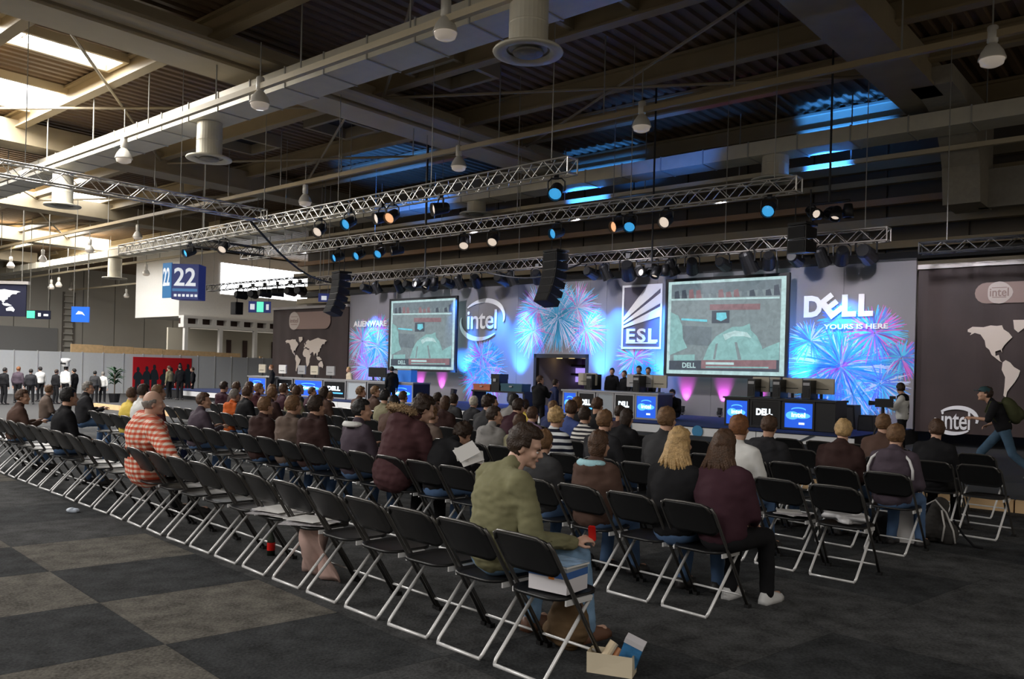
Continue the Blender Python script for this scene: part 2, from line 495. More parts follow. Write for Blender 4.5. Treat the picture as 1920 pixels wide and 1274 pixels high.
outlet_px(990, 98, 11.55, 9.35, 'large round air outlet with wide flange hanging at the top centre')
outlet_px(392, 298, 12.5, 8.7, 'round air outlet under the bright duct, second from the top centre one')
outlet_px(117, 386, 12.5, 8.7, 'round air outlet beside the left truss, third under the bright duct')
outlet_px(215, 522, 25.5, 8.72, 'small distant round air outlet above the far left wall', .45)
outlet_px(893, 402, 25.5, 8.8, 'square dim air outlet box above the stage, left one', .4)
outlet_px(1453, 338, 25.5, 8.8, 'dim air outlet drum above the right end of the lighting truss', .42)

# cable trunking the lamps hang from
for i, (q, lab) in enumerate(((18.1, 'thin cable trunking carrying the lamps nearest the stage'), (11.2, 'thin cable trunking beside the bright air duct'), (4.6, 'thin cable trunking at the upper left of the hall'), (26.25, 'thin cable trunking high above the back of the stage'), (33.5, 'thin cable trunking in front of the far left gallery'))):
    tr = thing('cable_trunking', lab, 'trunking', rotz=HANG)
    pe_ = -69 if q > 30 else 8
    MB().bb(-85.5, pe_, q - .06, q + .06, 8.36, 8.50).build('channel', PURL if i == 0 else BEAM, tr)
    rod = MB().cyl((0, q, 8.5), (0, q, 10.6), .02, n=5).mesh('hanger_rod', CABLE)
    for s in range(24):
        if 6 - s * 3.7 < pe_: link('hanger_rod', rod, tr, loc=(6 - s * 3.7, 0, 0))
# pendant lamps
LAMPW = mat('lamp_housing', (.72, .69, .62), .4, .1)
LAMPG = mat('lamp_glass', (.75, .68, .6), .15, emit=(1, .85, .7), estr=.12)
la = thing('pendant_lamp', 'x', 'lamp', (0, 0, 0), HANG)
MB().lathe([(.015, 1.5), (.015, .62), (0, .62)], 8).build('stem', CABLE, la)
MB().lathe([(0, .66), (.07, .66), (.10, .63), (.10, .34), (.07, .31), (0, .31)], 16).build('housing', LAMPW, la, smooth=True)
MB().lathe([(.06, .33), (.12, .27), (.2, .15), (.245, .02), (.25, .0), (.235, .0), (.19, .14), (.1, .25), (0, .27)], 22).build('shade', LAMPW, la, smooth=True)
MB().lathe([(.225, .0), (.2, -.09), (.12, -.13), (0, -.135)], 22).build('glass', LAMPG, la, smooth=True)
first = True
def lamp(x, y, q, label, zt=None):
    global first
    if q: p, z = at_q(x, y, q)
    else:
        z = 8.0; p, q = to_hall(at_z(x, y, z)); dr_ = min((4.6, 11.2, 18.1, 20.3, 26.25, 33.5), key=lambda v: abs(v - q)); q = dr_; p, z = at_q(x, y, q)
    if first: o = la; first = False; o.location = H(p, q, z); o['label'] = label
    else: o = dup(la, H(p, q, z), HANG, label)
    o['group'] = 'pendant lamps under the roof'
lamp(835, 62, 11.2, 'white pendant lamp at the top centre, left of the large air outlet')
lamp(487, 195, 11.2, 'white pendant lamp below the bright duct, between the two large air outlets')
lamp(232, 298, 11.2, 'white bell-shaped pendant lamp left of the second air outlet')
lamp(1860, 112, 18.1, 'white pendant lamp near the top right corner')
lamp(1203, 238, 18.1, 'white pendant lamp hanging above the blue-lit roof patch')
lamp(860, 313, 18.1, 'small pendant lamp above the near lighting truss')
lamp(572, 380, 18.1, 'small white pendant lamp left of the blue roof band')
lamp(168, 470, None, 'small white pendant lamp under the far left skylight')
lamp(80, 488, None, 'small white pendant lamp left of the far skylight')
lamp(20, 500, None, 'tiny white pendant lamp at the left edge of the frame')
lamp(258, 445, None, 'small dim pendant lamp right of the far skylight')
lamp(96, 540, None, 'distant white pendant lamp, left of three above the grey end wall')
lamp(110, 536, None, 'distant white pendant lamp, middle of three above the grey end wall')
lamp(133, 542, None, 'distant white pendant lamp, right of three above the grey end wall')
lamp(237, 556, None, 'distant small pendant lamp in front of the grey end wall')
lamp(281, 554, None, 'distant pendant lamp close to the hanging blue number sign')
lamp(274, 514, None, 'distant pendant lamp just left of the hanging blue number sign')
# ============================================================ the stage
SQ = 23.75        # front face of the backdrop
ST = .40          # stage height
FAB = mat('backdrop_fabric', (.235, .225, .24), .8, noise_=.04, nscale=.7)
PRW = mat('print_white', (.92, .92, .93), .5)
CY = mat('print_cyan', (.10, .62, .95), .6)
MG = mat('print_magenta', (.72, .16, .66), .6)
BL = mat('print_blue', (.12, .25, .85), .6)
LIL = mat('print_pale', (.62, .70, .95), .6)
NAVY = mat('stage_carpet_blue', (.012, .03, .13), .9)

# low platform in front of the stage, and the stage itself
plat = thing('floor_platform', 'low dark-carpeted platform with pale timber edge between the chairs and the stage', 'platform', rotz=HANG)
MB().bb(-30, 6, 12.62, 18.9, .0, .17).build('deck', mat('platform_carpet', (.03, .031, .035), .95), plat)
for i in range(18): MB().bb(-30 + 2 * i + .01, -28 + 2 * i - .01, 12.55, 12.62, .0, .165).build('edge_board', mat('platform_edge_timber', (.74, .50, .27), .5, noise_=.1, nscale=4), plat)
stg = thing('stage', 'long low stage with a blue carpet top and white front below the backdrop', 'stage', rotz=HANG)
MB().bb(-38, -6.2, 18.96, 24.4, .0, ST - .01).build('body', BLACK, stg)
MB().bb(-38, -6.2, 18.94, 24.3, ST - .01, ST + .01).build('carpet', NAVY, stg)
FW = mat('stage_front_white', (.80, .81, .83), .5)
for i in range(13):
    MB().bb(-36 + i * 2.3 + .01, -36 + i * 2.3 + 2.29, 18.90, 18.94, .16, ST - .03).build('front_panel', FW, stg)
EMB = mat('emblem_blue', (.04, .25, .5), .5); EMD = mat('emblem_dark', (.03, .04, .06), .5)
def emblem(x, y, m, s=.22):
    p, z = at_q(x, y, 18.89)
    MB().prism([(p - s, .2), (p - s * .6, .2), (p + s, .37), (p + s * .5, .38)], 18.885, 18.9).build('emblem', m, stg)
    MB().prism([(p, .2), (p + s, .2), (p + s, .26)], 18.885, 18.9).build('emblem', m, stg)
emblem(1510, 828, EMD); emblem(470, 765, EMD, .3)
for x in (1175, 1308):
    p, z = at_q(x, 805, 18.89)
    MB().lathe([(0, 0), (.15, 0), (.15, .01), (0, .01)], 20, M=Matrix.Translation((p, 18.885, .28)) @ Matrix.Rotation(PI / 2, 4, 'X')).build('emblem', EMB, stg)

# ---------------- backdrop
bd = thing('stage_backdrop', 'tall grey fabric stage backdrop printed with blue and pink fireworks and white logos', 'backdrop', rotz=HANG)
pL, _ = at_q(655, 620, SQ); pR, _ = at_q(1716, 620, SQ)
zT = 4.92
dl, dzt = at_q(1002, 664, SQ); dr, _ = at_q(1104, 664, SQ)
seams = [pL]
while seams[-1] + 2.0 < pR - .4: seams.append(seams[-1] + 2.0)
seams.append(pR)
for a, b in zip(seams[:-1], seams[1:]):
    segs = []
    if b <= dl or a >= dr: segs = [(a, b, ST, zT)]
    else:
        if a < dl: segs.append((a, dl, ST, zT))
        if b > dr: segs.append((dr, b, ST, zT))
        segs.append((max(a, dl), min(b, dr), dzt, zT))
    for (u, v, z0, z1) in segs:
        MB().bb(u + .004, v - .004, SQ, SQ + .08, z0, z1).build('fabric_panel', FAB, bd)
MB().bb(pL, pR, SQ - .02, SQ + .1, zT, zT + .06).build('top_rail', BLACK, bd)
# doorway: dark frame, a recess with lit shelves behind
dw = thing('stage_doorway', 'open doorway in the backdrop with dark frame and warm little lamps over lilac shelves', 'doorway', rotz=HANG)
fr = MB().bb(dl, dl + .12, SQ - .03, SQ + .15, ST, dzt).bb(dr - .12, dr, SQ - .03, SQ + .15, ST, dzt).bb(dl, dr, SQ - .03, SQ + .15, dzt - .14, dzt)
fr.build('frame', BLACK, dw)
MB().bb(dl, dr, SQ + 3.0, SQ + 3.1, ST, dzt).build('back_panel', mat('doorway_back', (.10, .06, .12), .7), dw)
MB().bb(dl - .05, dl, SQ + .15, SQ + 3.0, ST, dzt).build('side_panel', mat('doorway_side', (.3, .28, .3), .7), dw)
MB().bb(dr, dr + .05, SQ + .15, SQ + 3.0, ST, dzt).build('side_panel', mat('doorway_side', (.3, .28, .3), .7), dw)
MB().bb(dl, dr, SQ + .15, SQ + 3.0, dzt, dzt + .05).build('top_panel', BLACK, dw)
LILP = mat('lilac_panel_lit', (.3, .25, .5), .5, emit=(.45, .32, .95), estr=.75)
for (y0, y1) in ((690, 700), (706, 716)):
    _, za = at_q(1060, y0, SQ + 2.6); _, zb = at_q(1060, y1, SQ + 2.6)
    pa, _ = at_q(1035, 700, SQ + 2.6); pb, _ = at_q(1100, 700, SQ + 2.6)
    MB().bb(pa, pb, SQ + 2.6, SQ + 2.66, zb, za).build('lit_panel', LILP, dw)
    MB().bb(pa - .2, pb, SQ + 2.3, SQ + 2.66, za + .05, za + .13).build('shelf', BLACK, dw)
for x in (1049, 1072, 1094):
    p, z = at_q(x, 672, SQ + 1.2)
    sh = MB().lathe([(.02, .1), (.05, .08), (.12, 0), (.11, -.01), (0, .0)], 14, M=Matrix.Translation((p, SQ + 1.2, z)))
    sh.build('little_lamp', mat('warm_lamp', (.9, .7, .4), .4, emit=(1, .68, .3), estr=2.2), dw)

# fireworks printed on the fabric: many thin rays
def firework(x, y, rad_px, seed, nray=150, mix=(CY, MG, LIL), inner=.05, squash=1.0, wid=.022, clip=None):
    rr = random.Random(seed)
    p, z = at_q(x, y, SQ); p2, _ = at_q(x + rad_px, y, SQ); R = (p2 - p)
    lay = {id(m): MB() for m in mix}
    for i in range(nray):
        t = rr.uniform(0, 2 * PI); L = R * rr.uniform(.45, 1.0); r0 = R * inner * rr.uniform(.5, 3)
        m = rr.choice(mix); q = SQ - .004 - .0006 * rr.randint(0, 12)
        d = (math.cos(t), math.sin(t) * squash); nrm = (-math.sin(t), math.cos(t))
        pts = []; n = 3
        bend = rr.uniform(-.08, .08) * R
        def P(f, s):
            r = r0 + (L - r0) * f
            w_ = wid * (.35 + .9 * math.sin(PI * min(1, f * .9 + .1))) * s
            u = p + d[0] * r + nrm[0] * (bend * f * f + w_); v_ = z + d[1] * r + nrm[1] * (bend * f * f + w_) - .10 * R * f * f
            return (max(min(u, pR), pL), q, max(ST + .02, min(zT, v_)))
        vs = []
        for k in range(n + 1): vs += [P(k / n, -1), P(k / n, 1)]
        if clip and any(clip(v[0], v[2]) for v in vs): continue
        if any(dl < v[0] < dr and v[2] < dzt for v in vs): continue
        lay[id(m)].add(vs, [(2 * k, 2 * k + 1, 2 * k + 3, 2 * k + 2) for k in range(n)])
    for m in mix:
        lay[id(m)].build('firework_print', m, bd, kind='stuff')
for (x, y, r, n, s, mx) in ((1010, 580, 46, 150, 1, (CY, MG, LIL)), (1082, 577, 48, 150, 2, (CY, MG, LIL)), (1047, 596, 66, 330, 3, (CY, CY, LIL)), (1046, 592, 36, 200, 34, (CY, CY, CY, LIL)),
                            (1000, 620, 40, 110, 4, (MG, LIL, CY)), (1098, 618, 46, 130, 5, (MG, CY, LIL)), (1045, 560, 34, 110, 6, (CY, LIL)),
                            (903, 668, 32, 110, 7, (MG, CY, LIL)), (908, 690, 46, 240, 8, (CY, CY, LIL)), (905, 705, 26, 160, 35, (CY,)), (890, 715, 34, 110, 9, (MG, CY)), (922, 712, 30, 90, 10, (MG, LIL)),
                            (680, 640, 34, 150, 11, (CY, MG, LIL)), (706, 650, 36, 170, 12, (CY, CY, LIL)), (690, 690, 40, 190, 13, (CY, MG, LIL)), (712, 620, 24, 80, 14, (MG, CY)),
                            (1190, 672, 40, 130, 15, (CY, LIL, MG)), (1205, 700, 34, 120, 16, (CY, CY)),
                            (1578, 690, 118, 420, 17, (CY, CY, LIL, BL)), (1575, 686, 70, 200, 18, (MG, LIL, CY)), (1578, 690, 34, 130, 31, (MG,)), (1545, 735, 60, 150, 32, (CY, CY, BL)), (1650, 720, 62, 160, 33, (CY, BL, LIL)), (1640, 625, 66, 190, 19, (CY, MG, BL)), (1520, 640, 50, 140, 20, (CY, BL, LIL)),
                            (1690, 672, 46, 120, 21, (MG, BL, CY)), (1600, 740, 60, 130, 22, (CY, LIL)), (1570, 600, 44, 100, 23, (BL, CY))):
    firework(x, y, r, s, int(n * 2.0), mx, wid=.017 if x > 1500 else .0125)

# logos
LQ = SQ - .03
def poly_px(pts, m, name, y=LQ, th=.02, parent=None, label=None):
    pl = [at_q(a, b, y) for a, b in pts]
    return MB().prism(pl, y - th, y).build(name, m, parent or bd, clean=True, label=label)
def swoosh(cp, cz, ra, rb, t0, t1, w0, w1, m, parent, q, tilt=0.0, n=40, name='logo_ring'):
    vs = []; ct, st_ = math.cos(tilt), math.sin(tilt)
    for i in range(n + 1):
        f = i / n; t = t0 + (t1 - t0) * f; w_ = w0 + (w1 - w0) * math.sin(PI * f)
        for s in (-.5, .5):
            a = (ra + s * w_) * math.cos(t); b = (rb + s * w_) * math.sin(t)
            vs.append((cp + a * ct - b * st_, q, cz + a * st_ + b * ct))
    k = len(vs); vs2 = vs + [(x, y - .02, z) for x, y, z in vs]
    fs = []
    for i in range(n):
        a, b, c, d = 2 * i, 2 * i + 1, 2 * i + 3, 2 * i + 2
        fs += [(a, b, c, d), (a + k, d + k, c + k, b + k), (a, d, d + k, a + k), (b, b + k, c + k, c)]
    MB().add(vs2, fs).build(name, m, parent)
def intel(xl, xr, yt, yb, q, parent, m, sz):
    cp, cz = at_q((xl + xr) / 2, (yt + yb) / 2, q); a, _ = at_q(xl, 600, q); b, _ = at_q(xr, 600, q)
    ra = (b - a) / 2; _, z1 = at_q((xl + xr) / 2, yt, q); rb = z1 - cz
    swoosh(cp, cz, ra * .95, rb * .93, R_(-20), R_(128), .05, .05 + ra * .11, m, parent, q, R_(8))
    swoosh(cp, cz, ra * .95, rb * .93, R_(160), R_(302), .04, .05 + ra * .11, m, parent, q, R_(8))
    lettering('intel', sz, m, parent, (cp, q - .01, cz - .02 * ra), bold=.012 * sz, spacing=.95, width=ra * 1.28)
intel(861, 947, 562, 638, LQ, bd, PRW, 1.05)
# angular rays emblem with three letters
poly = [(1168, 536), (1243, 534), (1243, 655), (1168, 655)]
fp = [at_q(a, b, LQ) for a, b in poly]
pa, pb = fp[0][0], fp[1][0]; zb_, zt_ = fp[2][1], fp[0][1]
fr = MB(); wd = .07
fr.bb(pa, pb, LQ - .02, LQ, zt_ - wd, zt_).bb(pa, pb, LQ - .02, LQ, zb_, zb_ + wd).bb(pa, pa + wd, LQ - .02, LQ, zb_ + wd, zt_ - wd).bb(pb - wd, pb, LQ - .02, LQ, zb_ + wd, zt_ - wd)
fr.build('logo_frame', PRW, bd)
MB().bb(pa + wd, pb - wd, LQ + .01, LQ + .02, zb_ + wd, zt_ - wd).build('logo_ground', mat('logo_slate', (.13, .12, .17), .6), bd)
u = lambda f: pa + wd + (pb - pa - 2 * wd) * f
zz = lambda f: zb_ + (zt_ - zb_) * f
for pts in (((0, .50), (.62, 1 - .03), (1, .97), (1, .93), (.0, .44)), ((0, .42), (1, .86), (1, .70), (0, .385)), ((0, .365), (1, .65), (1, .50), (0, .33))):
    MB().prism([(u(a), zz(b)) for a, b in pts], LQ - .02, LQ).build('logo_ray', PRW, bd, clean=True)
lettering('ESL', .62, PRW, bd, ((pa + pb) / 2, LQ - .01, zz(.20)), bold=.014, spacing=1.12, width=(pb - pa) * .78)
MB().bb(u(.08), u(.92), LQ - .02, LQ, zz(.085), zz(.105)).build('logo_underline', PRW, bd)
# the four-letter sponsor word with a tilted E
def dell(xl, xr, y, q, parent, m, h, dep=.01):
    a, z = at_q(xl, y, q); b, _ = at_q(xr, y, q); W = b - a
    lettering('D', h, m, parent, (a + W * .15, q - dep, z), bold=.05 * h, width=W * .27, name='lettering')
    lettering('E', h, m, parent, (a + W * .42, q - dep * 1.5, z), bold=.05 * h, width=W * .23, rot=(0, R_(-38), 0), name='lettering')
    lettering('L', h, m, parent, (a + W * .66, q - dep, z), bold=.05 * h, width=W * .20, name='lettering')
    lettering('L', h, m, parent, (a + W * .89, q - dep, z), bold=.05 * h, width=W * .20, name='lettering')
dell(1505, 1637, 578, LQ, bd, PRW, .80)
p, z = at_q(1604, 613, LQ); lettering('YOURS IS HERE', .19, PRW, bd, (p, LQ - .01, z), bold=.006, width=1.75)
p, z = at_q(694, 608, LQ); a, _ = at_q(664, 608, LQ); b, _ = at_q(726, 608, LQ)
lettering('ALIENWARE', .34, PRW, bd, (p, LQ - .01, z), bold=.012, width=(b - a))

# ---------------- projection screens
SC = {}
def smat(n, c, e):
    c = tuple(v * .78 for v in c); m = mat('screen_' + n, (.02, .02, .02), .4, emit=c, estr=e)
    nt = m.node_tree; b = nt.nodes['Principled BSDF']; tc = nt.nodes.new('ShaderNodeTexCoord')
    no = nt.nodes.new('ShaderNodeTexNoise'); no.inputs['Scale'].default_value = 5.5; no.inputs['Detail'].default_value = 6; no.inputs['Distortion'].default_value = .8
    r = nt.nodes.new('ShaderNodeMapRange'); r.inputs['From Min'].default_value = .3; r.inputs['From Max'].default_value = .7; r.inputs['To Min'].default_value = e * .82; r.inputs['To Max'].default_value = e * 1.18
    nt.links.new(tc.outputs['Object'], no.inputs['Vector']); nt.links.new(no.outputs['Fac'], r.inputs['Value']); nt.links.new(r.outputs['Result'], b.inputs['Emission Strength'])
    return m
S_BASE = smat('base', (.20, .26, .28), .95); S_FIG = smat('figure', (.24, .47, .47), .95); S_LITE = smat('light', (.50, .72, .73), .9)
S_DARK = smat('dark', (.05, .07, .1), .9); S_RED = smat('reddish', (.26, .15, .17), .9); S_CYAN = smat('cyan', (.15, .6, .72), 1.0); S_MID = smat('mid', (.15, .2, .23), .9)
def screen(xl, xr, yt_l, yt_r, yb_l, yb_r, q, label):
    pa, za = at_q(xl, yt_l, q); pb, zb = at_q(xr, yt_r, q); _, zc = at_q(xl, yb_l, q); _, zd = at_q(xr, yb_r, q)
    zt = (za + zb) / 2; zb2 = (zc + zd) / 2; W = pb - pa; Hh = zt - zb2
    s = thing('projection_screen', label, 'screen', H((pa + pb) / 2, q, zb2), HANG, 'projection screens on the backdrop')
    f = MB(); t = .09
    f.bb(-W / 2, W / 2, -.05, .05, 0, t).bb(-W / 2, W / 2, -.05, .05, Hh - t, Hh).bb(-W / 2, -W / 2 + t, -.05, .05, t, Hh - t).bb(W / 2 - t, W / 2, -.05, .05, t, Hh - t)
    f.build('frame', BLACK, s)
    w_ = W - 2 * t; h_ = Hh - 2 * t
    X = lambda a: -w_ / 2 + w_ * a
    Z = lambda b: t + h_ * (1 - b)
    MB().bb(X(0), X(1), -.02, .02, t, Hh - t).build('image', S_LITE, s)
    layer = [0]
    def pg(pts, m):
        layer[0] += 1; y = -.022 - .0015 * layer[0]
        MB().prism([(X(a), Z(b)) for a, b in reversed(pts)], y, y + .001).build('picture_detail', m, s)
    pg([(.03, .03), (.96, .03), (.96, .96), (.03, .96)], S_BASE)
    pg([(.03, .03), (.96, .03), (.96, .12), (.03, .16)], S_MID)
    rr = random.Random(5)
    for i in range(14):
        x = .06 + i * .065; hgt = rr.uniform(.02, .07)
        pg([(x, .16 - hgt), (x + .035, .15 - hgt), (x + .05, .19), (x, .19)], rr.choice([S_DARK, S_RED, S_DARK, S_MID]))
    pg([(.03, .185), (.95, .205), (.95, .225), (.03, .205)], S_LITE)
    pg([(.13, .40), (.36, .42), (.36, .445), (.13, .42)], S_CYAN)
    pg([(.38, .26), (.80, .27), (.80, .33), (.38, .32)], S_RED)
    pg([(.40, .33), (.55, .33), (.55, .46), (.40, .46)], S_DARK)
    pg([(.44, .35), (.52, .35), (.53, .41), (.48, .44), (.44, .42)], S_CYAN)
    pg([(.14, .48), (.40, .50), (.40, .70), (.14, .68)], S_MID)
    pg([(.03, .33), (.10, .37), (.14, .48), (.15, .62), (.19, .72), (.03, .80)], S_FIG)
    pg([(.33, .86), (.38, .70), (.44, .60), (.52, .54), (.58, .50), (.66, .50), (.72, .47), (.73, .54), (.78, .60), (.82, .70), (.85, .86)], S_FIG)
    pg([(.50, .58), (.60, .54), (.70, .56), (.74, .62), (.68, .60), (.58, .60), (.52, .64)], S_LITE)
    pg([(.60, .66), (.62, .66), (.66, .84), (.63, .84)], S_BASE)
    pg([(.44, .68), (.46, .67), (.44, .84), (.42, .84)], S_BASE)
    pg([(.70, .86), (.78, .76), (.88, .70), (.96, .66), (.96, .86)], S_FIG)
    pg([(.07, .80), (.26, .79), (.26, .86), (.07, .87)], S_FIG)
    pg([(.03, .86), (.96, .84), (.96, .96), (.03, .96)], S_DARK)
    pg([(.32, .85), (.94, .84), (.94, .93), (.32, .94)], S_RED)
    pg([(.36, .87), (.60, .87), (.60, .895), (.36, .895)], S_LITE)
    pg([(.36, .915), (.88, .91), (.88, .925), (.36, .93)], S_FIG)
    me = text_mesh('DELL', .22, ext=.001, bold=.005, width=w_ * .12); me.materials.clear(); me.materials.append(S_LITE)
    link('lettering', me, s, loc=(X(.21), -.07, Z(.91)))
    for x_ in (-W * .4, W * .4): MB().cyl((x_, 0, Hh), (x_, 0, Hh + .5), .02, n=6).build('hanger', CABLE, s)
    return s
screen(1250, 1482, 524, 512, 706, 712, SQ - .5, 'large bright projection screen showing a seated hooded figure, right of the centre')
screen(732, 859, 563, 553, 695, 699, SQ - .5, 'smaller-looking projection screen at the left end of the backdrop')

# ---------------- dark banners with the pale world map
BAN = mat('banner_dark', (.045, .028, .026), .62, noise_=.25, nscale=.8)
MAPC = mat('map_beige', (.74, .64, .55), .6)
WORLD = {
 'north_america': [(-168, 66), (-156, 71), (-128, 70), (-110, 73), (-95, 72), (-82, 73), (-78, 66), (-65, 60), (-56, 52), (-66, 45), (-75, 38), (-81, 31), (-80, 25), (-84, 30), (-97, 27), (-96, 19), (-88, 21), (-84, 11), (-79, 8), (-86, 10), (-95, 15), (-106, 21), (-112, 30), (-121, 35), (-124, 46), (-135, 57), (-150, 60), (-162, 56), (-158, 60), (-168, 62)],
 'south_america': [(-78, 8), (-71, 12), (-60, 8), (-50, 0), (-35, -6), (-39, -16), (-48, -27), (-58, -36), (-65, -43), (-68, -54), (-74, -50), (-72, -35), (-71, -18), (-80, -5)],
 'greenland': [(-55, 82), (-25, 82), (-22, 71), (-42, 60), (-52, 66)],
 'eurasia': [(-9, 43), (-9, 37), (0, 38), (5, 43), (14, 41), (18, 40), (24, 37), (36, 37), (35, 31), (43, 14), (58, 22), (68, 24), (77, 8), (82, 16), (91, 22), (98, 10), (104, 1), (102, 12), (108, 14), (107, 21), (120, 26), (122, 38), (130, 38), (132, 46), (142, 54), (158, 53), (163, 62), (178, 66), (160, 71), (130, 73), (105, 78), (75, 73), (55, 69), (38, 66), (25, 71), (10, 64), (5, 59), (11, 55), (3, 51), (-4, 48), (-1, 44)],
 'africa': [(-17, 21), (-6, 35), (10, 37), (20, 32), (33, 31), (43, 12), (51, 11), (40, -6), (40, -16), (32, -28), (19, -35), (12, -18), (9, 3), (-7, 5), (-17, 13)],
 'australia': [(114, -22), (130, -12), (142, -11), (153, -27), (148, -38), (138, -33), (116, -34)],
 'island': [(95, 4), (118, 6), (140, -5), (120, -9), (105, -6)],
 'britain': [(-6, 50), (1, 52), (-3, 58), (-6, 56)],
}
def world_map(parent, q, pl, pr, zt, zb, cut=None):
    for n, pts in WORLD.items():
        pp = []
        for lo, la_ in pts:
            x = pl + (pr - pl) * (lo + 168) / 346; z = zb + (zt - zb) * (la_ + 56) / 139
            pp.append((x, z))
        if cut and min(x for x, _ in pp) > cut: continue
        MB().prism(pp, q - .012, q - .002).build('continent', MAPC, parent, clean=True)
def banner(label, pl, pr, zb, zt, q):
    b = thing('banner', label, 'banner', rotz=HANG)
    vs = []; fs = []; n = int((pr - pl) / .12)
    for i in range(n + 1):
        x = pl + (pr - pl) * i / n; y = q + .012 * math.sin(i * .9) + .012 * math.sin(i * .37 + 1) + .02
        vs += [(x, y, zb), (x, y, zt)]
    for i in range(n): fs.append((2 * i, 2 * i + 2, 2 * i + 3, 2 * i + 1))
    MB().add(vs, fs).bb(pl, pr, q + .06, q + .09, zb, zt).build('cloth', BAN, b)
    MB().bb(pl, pr, q - .05, q + .1, zt, zt + .12).build('top_rail', mat('rail_pale', (.55, .52, .5), .4, .3), b)
    return b
bq = SQ + .15
pl, zt = at_q(1722, 506, bq); _, zb = at_q(1722, 812, bq)
b1 = banner('huge dark brown banner with pale world map at the right edge of the stage', pl, pl + 13, .35, zt, bq)
mw, mt = at_q(1815, 608, bq); _, mb_ = at_q(1890, 745, bq)
world_map(b1, bq, mw, mw + 3.1, mt + .1, mb_ - .05)
intel(1750, 1834, 763, 815, bq, b1, PRW, .7)
BAD = mat('badge_pale', (.55, .47, .42), .5); BAD2 = mat('badge_brown', (.30, .20, .17), .5)
def badge(parent, q, x, y, rx, text, sz, longbar=None):
    p, z = at_q(x, y, q); p2, _ = at_q(x + rx, y, q); r = p2 - p
    if longbar:
        a, _ = at_q(longbar[0], y, q); b_, _ = at_q(longbar[1], y, q); h = r * .95
        pts = [(a + h * (1 - math.sin(t)), z + h * math.cos(t)) for t in [PI * k / 8 for k in range(9)]]
        pts = [(b_ + h * math.cos(PI / 2 - PI * k / 8), z + h * math.sin(PI / 2 - PI * k / 8)) for k in range(9)] + [(a - h * math.sin(PI * k / 8), z - h * math.cos(PI * k / 8)) for k in range(9)]
        MB().prism(pts, q - .012, q - .004).build('badge_bar', BAD2, parent, clean=True)
    pts = [(p + r * math.cos(t) * (1 + .08 * math.cos(3 * t)), z + r * 1.0 * math.sin(t)) for t in [2 * PI * k / 20 for k in range(20)]]
    MB().prism(pts, q - .02, q - .012).build('badge', BAD, parent, clean=True)
    lettering(text, sz, BAD2, parent, (p, q - .025, z), ext=.004, bold=.004, width=r * 1.5)
    MB().bb(p - r * .55, p + r * .55, q - .03, q - .02, z - r * .45, z - r * .38).build('badge_line', BAD2, parent)
    MB().bb(p - r * .6, p + r * .6, q - .03, q - .02, z + r * .42, z + r * .48).build('badge_line', BAD2, parent)
badge(b1, bq, 1874, 549, 24, 'intel', .3, (1850, 1960))
bq2 = SQ - .1
pl, zt = at_q(512, 582, bq2); pr, _ = at_q(653, 582, bq2)
b2 = banner('dark brown banner with whole pale world map, left end of the stage', pl, pr, .35, zt, bq2)
mw, mt = at_q(536, 632, bq2); mr, mb_ = at_q(612, 700, bq2)
world_map(b2, bq2, mw, mr, mt, mb_)
badge(b2, bq2, 552, 602, 10, 'intel', .3, (556, 610))

# ---------------- par cans at the foot and the head of the backdrop, with their beams
MAG = (1.0, .12, .95); BLU = (.03, .24, 1.0)
CANB = mat('par_can_black', (.02, .02, .022), .45, .3)
LENSB = mat('lens_blue', (.05, .3, .6), .2, emit=(.05, .36, .75), estr=.7)
LENSW = mat('lens_clear', (.5, .5, .5), .2, emit=(1, .82, .66), estr=.55)
LENSM = mat('lens_magenta', (.6, .1, .6), .2, emit=(1, .2, .9), estr=3)
def can_meshes():
    M = Matrix.Rotation(-PI / 2, 4, 'X')
    body = MB().lathe([(0, -.17), (.09, -.17), (.11, -.13), (.12, .02), (.13, .16), (.135, .18), (.12, .18), (.11, .10), (0, .10)], 14).mesh('body', CANB)
    yoke = MB().tube([(-.15, 0, 0), (-.15, 0, -.16), (-.09, 0, -.22), (.09, 0, -.22), (.15, 0, -.16), (.15, 0, 0)], .015, 5).bb(-.04, .04, -.04, .04, -.30, -.21).mesh('yoke', CANB)
    lens = MB().lathe([(0, .15), (.06, .145), (.115, .12)], 14).mesh('lens', LENSB)
    return body, yoke, lens
CB, CYK, CL = can_meshes()
CLs = {}
def can(loc, tilt, label, lens, group, s=1.0, hang=False, yaw=0.0):
    o = thing('stage_light', label, 'stage light', loc, HANG + yaw, group)
    o.scale = (s, s, s)
    b = link('body', CB, o, rot=(tilt, 0, 0))
    k = link('yoke', CYK, o, rot=(PI if hang else 0, 0, 0))
    if lens.name not in CLs:
        me = CL.copy(); me.materials.clear(); me.materials.append(lens); CLs[lens.name] = me
    link('lens', CLs[lens.name], b)
    return o
for i, (x, lab) in enumerate(((788, 'magenta uplight on the stage floor, left one below the left screen'), (828, 'magenta uplight on the stage floor, right one below the left screen'),
               (1287, 'magenta uplight on the stage floor, left one below the right screen'), (1357, 'magenta uplight on the stage floor, middle one below the right screen'),
               (1425, 'magenta uplight hidden behind the right monitors'))):
    p, _ = at_q(x, 740, SQ)
    can(H(p, SQ - .24, ST + .19), R_(-8), lab, LENSM, 'magenta uplights on the stage floor', .6)
    spot('magenta_beam', H(p, SQ - .17, ST + .33), H(p, SQ + .02, ST + .90), 110 if i < 4 else 60, MAG, 56, .9, .04)
